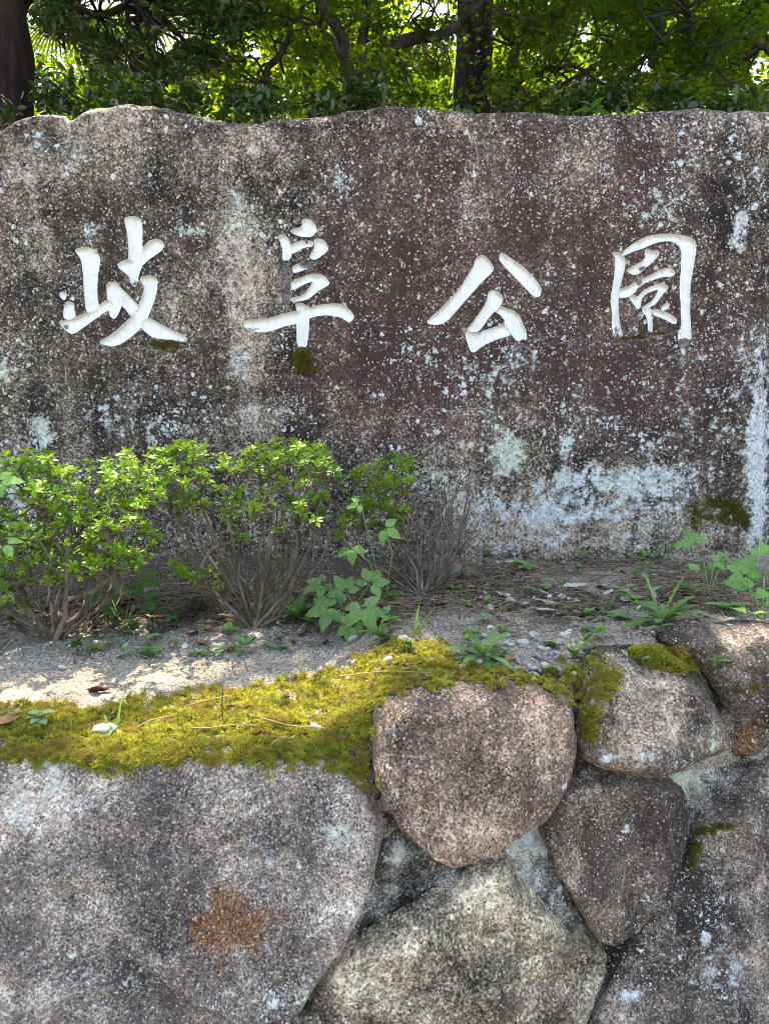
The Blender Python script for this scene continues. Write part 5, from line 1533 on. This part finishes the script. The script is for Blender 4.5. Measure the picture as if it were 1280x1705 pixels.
rosette('large weed rosette with long toothed leaves near the corner boulder', 1105, 1040, 22, 0.105, 0.024, 'lobed', M['weed_mid'], 511, (0.25, 0.95), 0.35, rows=12)
rosette('upright leaf of the large rosette weed at right', 1098, 1040, 2, 0.11, 0.02, 'lobed', M['weed_mid'], 512, (1.15, 1.4), 0.15, rows=12)
rosette('compact weed rosette on gravel above the middle boulder', 805, 1100, 26, 0.078, 0.0145, 'obovate', M['weed_mid'], 513, (0.2, 1.05), 0.4)
rosette('clump of broad strap leaves under the middle azalea', 492, 1030, 9, 0.10, 0.028, 'lance', M['weed_dark'], 514, (0.5, 1.2), 0.4)
rosette('small round leaved weed left of the large rosette', 1028, 1030, 9, 0.040, 0.026, 'ovate', M['weed_grey'], 515, (0.1, 0.6), 0.3)
def grass(label, px, py, n, L, seed, lean=None, w=0.005):
    rng = np.random.default_rng(seed)
    root = empty('grass_tuft', on_ground(px, py))
    tag(root, label, 'grass')
    for k in range(n):
        a = rng.uniform(0, 6.28) if lean is None else rng.uniform(*lean)
        l = L * rng.uniform(0.6, 1.1)
        v, q = leaf_shape(l, w * rng.uniform(0.8, 1.3), 'blade', 8, 0.35, rng.uniform(0.25, 0.75))
        obj('blade', rot(v, a, rng.uniform(0.7, 1.35)) + rng.normal(0, 0.003, 3) * [1, 1, 0], [q], M['grass'], root)
    return root
grass('tuft of arching grass beside the five leaflet creeper', 632, 1062, 13, 0.085, 521)
grass('single upright grass shoot left of the bare azalea twigs', 692, 1062, 4, 0.09, 522, w=0.007)
grass('spreading grass seedling above the grey boulder', 952, 1098, 6, 0.085, 523, w=0.006)
grass('tiny grass shoot at the edge of the moss beside the boulders', 940, 1122, 4, 0.035, 524, w=0.004)
grass('arching grass seedling standing in the moss at left', 190, 1222, 5, 0.07, 525, w=0.009)
grass('small upright grass seedling at the upper edge of the moss', 212, 1178, 4, 0.045, 526, w=0.007)
grass('dark grass tuft at the foot of the slab', 1070, 948, 8, 0.035, 527, w=0.004)
grass('grass shoots left of the pine cones', 165, 1085, 6, 0.06, 528, w=0.006)

leafy_pair('downy seedling on the moss at the far left', 68, 1212, 6, 0.034, M['weed_grey'], 531, h=0.02)
leafy_pair('downy weed with upright leaves in front of the middle azalea', 406, 1088, 5, 0.036, M['weed_grey'], 532, h=0.02, el=(0.5, 1.1))
leafy_pair('flat downy seedling right of the upright one', 462, 1084, 3, 0.042, M['weed_grey'], 533, h=0.008)
leafy_pair('row of downy leaves left of the upright seedling', 362, 1084, 5, 0.036, M['weed_grey'], 534, h=0.012)
leafy_pair('downy leaves right below the pine cones', 330, 1090, 3, 0.030, M['weed_grey'], 535, h=0.010)
leafy_pair('pale seedling with a dry tip below the left azalea', 206, 1098, 4, 0.030, M['weed_grey'], 536, h=0.025, el=(0.3, 1.2))
leafy_pair('lone downy leaf pair at the upper edge of the moss', 466, 1128, 2, 0.042, M['weed_grey'], 537, h=0.004, el=(0.0, 0.15))
for i, (px, py, lab) in enumerate([(190, 1048, 'clover like plant right of the left azalea base'), (228, 1060, 'clover like plant in front of the pine cones'), (300, 1030, 'clover like plant left of the upper pine cone'), (130, 1088, 'clover like plant at the foot of the left azalea'), (285, 1050, 'clover like plant between the two pine cones'), (515, 1052, 'clover like plant at the foot of the middle azalea'), (20, 1045, 'clover like plant at the left picture edge')]):
    leafy_pair(lab, px, py, 14, 0.020, M['weed_dark'], 540 + i, 'clover', 'ovate', 0.03, None, 0.85, (-0.2, 0.7))
for i, (px, py, n, L, lab) in enumerate([(812, 930, 6, .03, 'small weed beside the bare twigs at the slab foot'), (872, 950, 5, .045, 'weed with long leaves on the litter below the slab'), (1012, 915, 9, .035, 'leafy weed at the foot of the slab under white lichen'), (962, 955, 6, .03, 'small weed in the middle of the bare right bank'), (1070, 930, 4, .035, 'weed just left of the tiny vine at the slab foot'), (925, 918, 4, .025, 'little weed under the pale end of the slab'), (770, 965, 8, .03, 'leafy weed right of the bare azalea twigs'), (755, 985, 5, .024, 'low weed left of the scattered dry leaves'), (1210, 1022, 4, .05, 'weed with two broad leaves above the corner boulder'), (1145, 990, 3, .035, 'seedling at the foot of the right bank'), (880, 990, 3, .02, 'tiny seedling beside the curled dry leaves'), (790, 1060, 3, .022, 'tiny seedling above the compact rosette'), (1100, 1072, 4, .022, 'tiny seedling above the mossy boulder'), (915, 1120, 3, .016, 'tiny seedling at the moss edge'), (970, 935, 5, .025, 'little weed right of the pale slab end'), (655, 1000, 6, .03, 'low weed beneath the bare right azalea'), (905, 985, 4, .022, 'seedling right of the grey stones on the bank'), (1040, 1000, 4, .026, 'seedling left of the large rosette weed'), (1255, 1075, 4, .026, 'seedling on the corner boulder edge')]):
    leafy_pair(lab, px, py, n + 3, L * 1.25, M['weed'] if i % 3 else M['weed_dark'], 560 + i, h=0.018)

_r = np.random.default_rng(900)
for k in range(96):
    if k < 44: q = (_r.uniform(770, 1270), _r.uniform(918, 1040)); lab, grp = 'tiny green seedling among the litter of the right bank', 'seedlings on the right bank'
    elif k < 74: q = (_r.uniform(0, 690), _r.uniform(1010, 1092)); lab, grp = 'tiny green seedling in the soil around the azalea stems', 'seedlings round the azaleas'
    else: q = (_r.uniform(780, 1260), _r.uniform(1050, 1110)); lab, grp = 'tiny green seedling on the gravel behind the boulders', 'seedlings on the gravel'
    leafy_pair(lab, q[0], q[1], int(_r.integers(3, 7)), _r.uniform(0.016, 0.034), M[('weed', 'weed_dark', 'weed_grey')[k % 3]], 920 + k, 'seedling', 'ovate', _r.uniform(0.006, 0.022), grp, 0.6, (0.0, 0.8))

# ------------------------------------------------------------------ pebbles, dry leaves, needles, cones
M['pebble'] = litter_material('pebble', (0.30, 0.30, 0.30), (0.72, 0.70, 0.67))
M['dry'] = litter_material('dry_leaf', (0.14, 0.07, 0.035), (0.36, 0.21, 0.11))
M['dry_pale'] = litter_material('dry_leaf_pale', (0.36, 0.32, 0.27), (0.60, 0.57, 0.52))
M['dry_dark'] = litter_material('dry_leaf_dark', (0.10, 0.035, 0.025), (0.16, 0.06, 0.04))
M['needle'] = litter_material('pine_needle', (0.09, 0.062, 0.042), (0.42, 0.31, 0.21))
M['stalk'] = litter_material('dry_stalk', (0.34, 0.24, 0.11), (0.46, 0.34, 0.17))
M['cone'] = litter_material('pine_cone', (0.045, 0.032, 0.026), (0.17, 0.13, 0.11))
def ico(sub=1):
    import bmesh
    bm = bmesh.new()
    bmesh.ops.create_icosphere(bm, subdivisions=sub, radius=1.0)
    V = np.array([v.co[:] for v in bm.verts]); F = np.array([[v.index for v in f.verts] for f in bm.faces])
    bm.free()
    return V, F
I2 = ico(2)
I1 = (np.array([(1, 0, 0), (-1, 0, 0), (0, 1, 0), (0, -1, 0), (0, 0, 1), (0, 0, -1)], float), np.array([(0, 2, 4), (2, 1, 4), (1, 3, 4), (3, 0, 4), (2, 0, 5), (1, 2, 5), (3, 1, 5), (0, 3, 5)]))
PEB = []
for k in range(6):
    V = I2[0].copy()
    n = 0.22 * fbm(V[:, 0] * 1.3 + k * 9, V[:, 1] * 1.3, V[:, 2] * 1.3, 3, 201 + k)
    V *= (1 + n)[:, None]
    V *= np.array([1.0, 0.8, 0.62])
    PEB.append(mesh_np('pebble', V, [I2[1]], M['pebble']))
def pebble(px, py, r, label, group, rng):
    p = on_ground(px, py)
    o = link('pebble', PEB[int(rng.integers(6))])
    o.location = p + Vector((0, 0, r * 0.25))
    o.rotation_euler = (rng.normal(0, 0.3), rng.normal(0, 0.3), rng.uniform(0, 6.28))
    s = r * rng.uniform(0.85, 1.15)
    o.scale = (s, s * rng.uniform(0.8, 1.1), s * rng.uniform(0.7, 1.0))
    tag(o, label, 'pebble', group)
def build_pebbles():
    rng = np.random.default_rng(77)
    single = [(645, 1106, .013, 'pale pebble sitting on the moss below the creeper'), (587, 1070, .016, 'chunky grey pebble below the five leaflet creeper'), (895, 1096, .012, 'round white pebble right of the compact rosette'), (888, 1056, .014, 'flat grey pebble above the compact rosette'), (857, 966, .010, 'smooth blue grey pebble on the needle litter'), (850, 1004, .016, 'upright pale stone on the right bank'), (915, 992, .010, 'small pale stone among the curled dry leaves'), (668, 1068, .014, 'whitish stone beside the arching grass'), (105, 1112, .012, 'grey pebble on sandy soil at left'), (308, 1078, .012, 'blue grey pebble near the pine cones'), (280, 1094, .008, 'small pale pebble under the pine cones'), (175, 1224, .020, 'flat white stone half sunk in the moss'), (832, 928, .009, 'white pebble at the slab foot beside the weed'), (870, 1077, .012, 'squarish grey pebble on the gravel'), (830, 1075, .016, 'wide flat grey stone on the gravel'), (590, 1104, .010, 'pebble at the upper edge of the moss'), (525, 1218, .012, 'grey stone showing through the moss'), (928, 1070, .012, 'pale pebble beside the spreading grass seedling'), (1015, 975, .007, 'tiny pale pebble on the right bank')]
    for (px, py, r, lab) in single: pebble(px, py, r, lab, None, rng)
    zones = [(780, 990, 1042, 1125, 110, 'small pale pebble on the gravel behind the middle boulders', 'pebbles on the gravel strip', .003, .012), (540, 720, 1052, 1130, 26, 'small pebble on soil between grass tuft and moss', 'pebbles above the moss', .003, .007), (20, 520, 1085, 1160, 46, 'small pebble on the sandy strip in front of the azaleas', 'pebbles on the sandy strip', .002, .006), (780, 1180, 925, 1030, 34, 'small stone on the littered bank below the slab', 'stones on the right bank', .003, .008), (1020, 1260, 1030, 1075, 22, 'small pebble around the large rosette weed', 'pebbles round the large rosette', .003, .007)]
    for (x0, x1, y0, y1, n, lab, grp, r0, r1) in zones:
        for k in range(n): pebble(rng.uniform(x0, x1), rng.uniform(y0, y1), r0 + (r1 - r0) * rng.uniform() ** 2, lab, grp, rng)
    # loose gravel too small to count
    n = 20000
    X, Y = rng.uniform(-1.15, 1.25, n), rng.uniform(1.12, 2.28, n)
    keep = Y > wall_y(X, 1.05) + 0.10
    X, Y = X[keep], Y[keep]
    Z = ground_z(X, Y)
    px, py = project(X, Y, Z)
    w = 0.10 + blob_mask(px, py, [(880, 1080, 150, 40, 1.0), (640, 1080, 120, 40, .6), (300, 1110, 260, 36, .7), (900, 985, 160, 40, .55), (1140, 1050, 120, 26, .7)])
    w = np.where(inside(np.stack([px, py], 1), MOSS_POLY), 0.0, w)
    k = rng.uniform(0, 1, len(X)) < w
    P = np.stack([X, Y, Z + 0.0006], 1)[k]
    n = len(P)
    V, F = scatter(I1[0] * np.array([1, 0.8, 0.6]), I1[1], P, rand_rot(n, 0.5, rng), 0.0012 + 0.0034 * rng.uniform(0, 1, n) ** 2)
    tag(obj('gravel', V, [F], M['pebble'], smooth=False), 'loose fine gravel strewn over the soil', 'gravel', kind='stuff')
build_pebbles()

def dry_leaf(px, py, L, Wd, mat, label, seed, az=None, el=0.15, curl=0.5, group=None, lift=0.0):
    rng = np.random.default_rng(seed)
    p, _n = hit_px(px, py)
    if p is None: p = on_ground(px, py)
    v, q = leaf_shape(L, Wd, 'ovate', 8, 0.0, 0.0)
    v[:, 0] -= L / 2
    v[:, 2] += curl * (v[:, 1] ** 2) / (Wd * 0.5) + 0.35 * curl * v[:, 0] ** 2 / (L * 0.5) + 0.06 * L * fbm(v[:, 0] * 60 + seed, v[:, 1] * 60, 0, 2, seed)
    V = rot(v, rng.uniform(0, 6.28) if az is None else az, el, rng.normal(0, 0.3))
    V2 = V + np.array([0, 0, 0.0009])
    n = len(V)
    o = obj('dry_leaf', np.vstack([V, V2]), [np.vstack([q[:, ::-1], q + n])], mat, loc=p + Vector((0, 0, 0.004 + lift)))
    tag(o, label, 'leaf', group)
def build_litter():
    rng = np.random.default_rng(88)
    D, Pp, K = M['dry'], M['dry_pale'], M['dry_dark']
    for i, (px, py, L, w, m, lab, az, cu) in enumerate([
        (166, 1154, .05, .022, K, 'dark red brown curled leaf on the sandy soil', 0.1, .9), (12, 1206, .045, .022, D, 'tan dry leaf lying on the moss at the left edge', 0.8, .6), (850, 1103, .026, .020, D, 'orange brown leaf caught in the compact rosette', 0.3, .6), (836, 1095, .03, .02, D, 'curled brown leaf lying on the compact rosette', 1.0, .8), (975, 1026, .038, .034, D, 'tan leaf with holes on the litter bank', 0.2, .3), (957, 982, .065, .022, Pp, 'long pale grey dried leaf on the right bank', 0.0, .9), (912, 1010, .07, .022, Pp, 'pale curled leaf crossing the litter', -0.6, .9), (935, 1000, .05, .02, Pp, 'pale folded leaf beside the curled ones', 1.4, .9), (905, 1022, .05, .018, Pp, 'greyish dried leaf at the bottom of the litter bank', 2.8, .8), (1040, 1005, .05, .022, Pp, 'pale crumpled leaf beside the large rosette', 1.0, 1.0), (775, 940, .045, .022, D, 'orange tan dry leaf at the slab foot', 0.2, .5), (855, 940, .06, .025, Pp, 'bleached leaf by the white pebble', 0.1, .6), (348, 1163, .018, .014, Pp, 'small white petal like leaf on the moss', 1.2, .9), (478, 1160, .014, .012, D, 'small orange leaf scrap on the moss', 0.7, .6), (385, 1180, .018, .012, D, 'little tan leaf scrap in the middle of the moss', 0.2, .5), (575, 1233, .03, .02, D, 'tan leaf scrap at the lower right of the moss', 0.4, .5), (448, 1118, .012, .01, D, 'tiny orange leaf scrap above the moss', 0, .5), (735, 1010, .05, .022, K, 'dark brown leaf under the bare azalea twigs', 0.5, .6), (640, 1010, .04, .02, K, 'dark leaf under the right azalea', 1.5, .6), (570, 1065, .05, .02, K, 'dark brown leaf propped beside the chunky grey pebble', 2.2, .6), (498, 990, .05, .022, D, 'brown dry leaf under the middle azalea', 1.1, .8), (245, 1015, .06, .02, Pp, 'grey dried leaf under the left azalea', 0.2, .7), (370, 1030, .04, .026, Pp, 'pale leaf right of the upper pine cone', 0.1, .5), (1245, 1000, .05, .02, D, 'brown leaf under the right edge creeper', 0.4, .5), (820, 1015, .05, .02, Pp, 'pale dried leaf at the left of the litter bank', 0.1, .5)]):
        dry_leaf(px, py, L, w, m, lab, 600 + i, az, 0.1, cu)
    for k in range(76):
        px, py = (rng.uniform(-40, 720), rng.uniform(985, 1075)) if k < 60 else (rng.uniform(770, 1270), rng.uniform(930, 1025))
        dry_leaf(px, py, rng.uniform(.025, .05), rng.uniform(.012, .022), D if k % 3 else K, 'dry brown leaf in the shade under the azaleas' if k < 60 else 'dry brown leaf scrap on the littered right bank', 700 + k, None, rng.normal(0.1, 0.2), rng.uniform(.4, 1), 'dry leaves under the azaleas' if k < 60 else 'leaf scraps on the right bank')
    for k in range(34):
        px, py = rng.uniform(780, 1120), rng.uniform(935, 1040)
        dry_leaf(px, py, rng.uniform(.016, .045), rng.uniform(.008, .016), Pp, 'bleached leaf flake on the littered right bank', 800 + k, None, rng.normal(0.15, 0.25), rng.uniform(.5, 1.1), 'bleached flakes on the right bank')
    # pine needles and twig bits
    n = 11000
    X, Y = rng.uniform(-1.15, 1.3, n), rng.uniform(1.2, 2.3, n)
    Z = ground_z(X, Y)
    px, py = project(X, Y, Z)
    w = 0.02 + blob_mask(px, py, [(100, 1020, 200, 40, .9), (350, 1015, 200, 36, .9), (600, 1005, 160, 36, .8), (830, 985, 130, 60, 1.0), (940, 1005, 110, 40, 1.0), (1000, 938, 200, 18, .9), (880, 945, 90, 16, .9), (1180, 985, 110, 40, .9), (1130, 1000, 80, 40, .7)])
    k = rng.uniform(0, 1, n) < w
    P = np.stack([X, Y, Z], 1)[k]
    n = len(P)
    L = rng.uniform(0.02, 0.085, n)
    az = rng.uniform(0, 6.28, n)
    d = np.stack([np.cos(az), np.sin(az), rng.normal(0.02, 0.10, n)], 1)
    side = np.stack([-np.sin(az), np.cos(az), az * 0], 1) * rng.uniform(0.0006, 0.0014, n)[:, None]
    up = np.array([0, 0, 0.0012])
    A, C = P - d * L[:, None] / 2, P + d * L[:, None] / 2
    Bm = P + np.array([0, 0, 1]) * rng.uniform(0.001, 0.008, n)[:, None]
    A[:, 2] = np.maximum(A[:, 2], ground_z(A[:, 0], A[:, 1], False)); C[:, 2] = np.maximum(C[:, 2], ground_z(C[:, 0], C[:, 1], False))
    V = np.stack([A - side, A + side, A + up, Bm - side, Bm + side, Bm + up, C - side, C + side, C + up], 1).reshape(-1, 3)
    f = []
    for s in (0, 3):
        for a, b in ((0, 1), (1, 2), (2, 0)): f.append((s + a, s + b, s + 3 + b, s + 3 + a))
    F = (np.arange(n) * 9)[:, None, None] + np.array(f)[None]
    tag(obj('needle_litter', V + [0, 0, 0.002], [F.reshape(-1, 4)], M['needle'], smooth=False), 'brown pine needle and twig litter on the soil', 'litter', kind='stuff')
    # dry stalks on the moss
    for i, (a, b, lab) in enumerate([((227, 1222), (300, 1193), 'straw coloured stalk lying on the moss beside the grass seedling'), ((310, 1188), (456, 1144), 'long straw stalk slanting over the middle of the moss'), ((415, 1202), (548, 1224), 'long straw stalk lying on the right half of the moss'), ((500, 1186), (538, 1238), 'short stalk crossing another at the right of the moss'), ((318, 1218), (432, 1219), 'level dark stalk near the front of the moss'), ((555, 1132), (720, 1128), 'long thin straw along the upper edge of the moss'), ((450, 1250), (490, 1232), 'fine straw near the front edge of the moss')]):
        A, _ = hit_px(*a); B, _ = hit_px(*b)
        A, B = np.array(A) + [0, 0, 0.010], np.array(B) + [0, 0, 0.010]
        mb = MB()
        P = [A + (B - A) * t + np.array([0, 0, 0.004 * math.sin(t * 5 + i)]) for t in np.linspace(0, 1, 7)]
        mb.tube(P, np.linspace(0.0016, 0.0009, 7), 5)
        tag(mb.obj('dry_stalk', M['stalk']), lab, 'stalk')
    A, _ = hit_px(370, 1196)
    mb = MB()
    mb.tube([np.array(A), np.array(A) + [0.001, 0, 0.03], np.array(A) + [0.003, 0.0, 0.062]], [0.0012, 0.001, 0.0012], 5)
    tag(mb.obj('dry_stalk', M['needle']), 'thin brown stalk standing upright in the moss', 'stalk')
    # twigs lying under the shrubs
    for i, (a, b, r, lab) in enumerate([((2, 1080), (60, 1045), .0018, 'thin pale twig leaning at the lower left of the left azalea'), ((30, 1090), (66, 1048), .0015, 'thinner twig beside the leaning pale one'), ((600, 965), (735, 992), .003, 'pale dead twig lying under the bare right azalea'), ((230, 1005), (330, 995), .003, 'dead twig lying behind the pine cones'), ((775, 990), (850, 960), .002, 'twig on the litter beside the bare azalea')]):
        A, B = np.array(on_ground(*a)), np.array(on_ground(*b))
        mb = MB()
        mb.tube([A + [0, 0, .004], (A + B) / 2 + [0, 0, .02], B + [0, 0, .012]], [r, r * .9, r * .6], 6)
        tag(mb.obj('fallen_twig', M['twig']), lab, 'twig')
    # pine cones
    for i, (px, py, az, s, lab) in enumerate([(328, 1020, 0.1, 1.0, 'open pine cone lying between the left and middle azaleas'), (262, 1056, 1.2, 0.9, 'darker pine cone in front of the upper one')]):
        root = empty('pine_cone', on_ground(px, py) + Vector((0, 0, 0.018)), az)
        tag(root, lab, 'pine cone')
        mb = MB()
        t = np.linspace(0, 1, 9)
        mb.tube(np.stack([(t - 0.5) * 0.062 * s, t * 0, t * 0], 1), 0.011 * s * np.sin(np.pi * (0.12 + 0.82 * t)), 8)
        mb.obj('core', M['cone'], root)
        for k in range(64):
            u = (k + 0.5) / 64
            rr = 0.012 * s * math.sin(math.pi * (0.15 + 0.75 * u))
            a = k * 2.399
            v = np.array([(0, -.004, 0), (0, .004, 0), (.006, -.006, .008), (.006, .006, .008), (.0055, 0, .013), (.003, -.006, .009), (.003, .006, .009)]) * s * (1.15 - 0.5 * u)
            f = np.array([(0, 1, 3), (0, 3, 2), (2, 3, 4), (5, 4, 6), (0, 2, 5), (1, 6, 3), (0, 5, 6), (0, 6, 1), (2, 4, 5), (3, 6, 4)])
            m = np.array(Matrix.Rotation(a, 3, 'X'))
            P = (v + [(u - 0.5) * 0.055 * s, 0, rr * 0.75]) @ m.T
            obj('scale', P, [f], M['cone'], root, smooth=False)
build_litter()
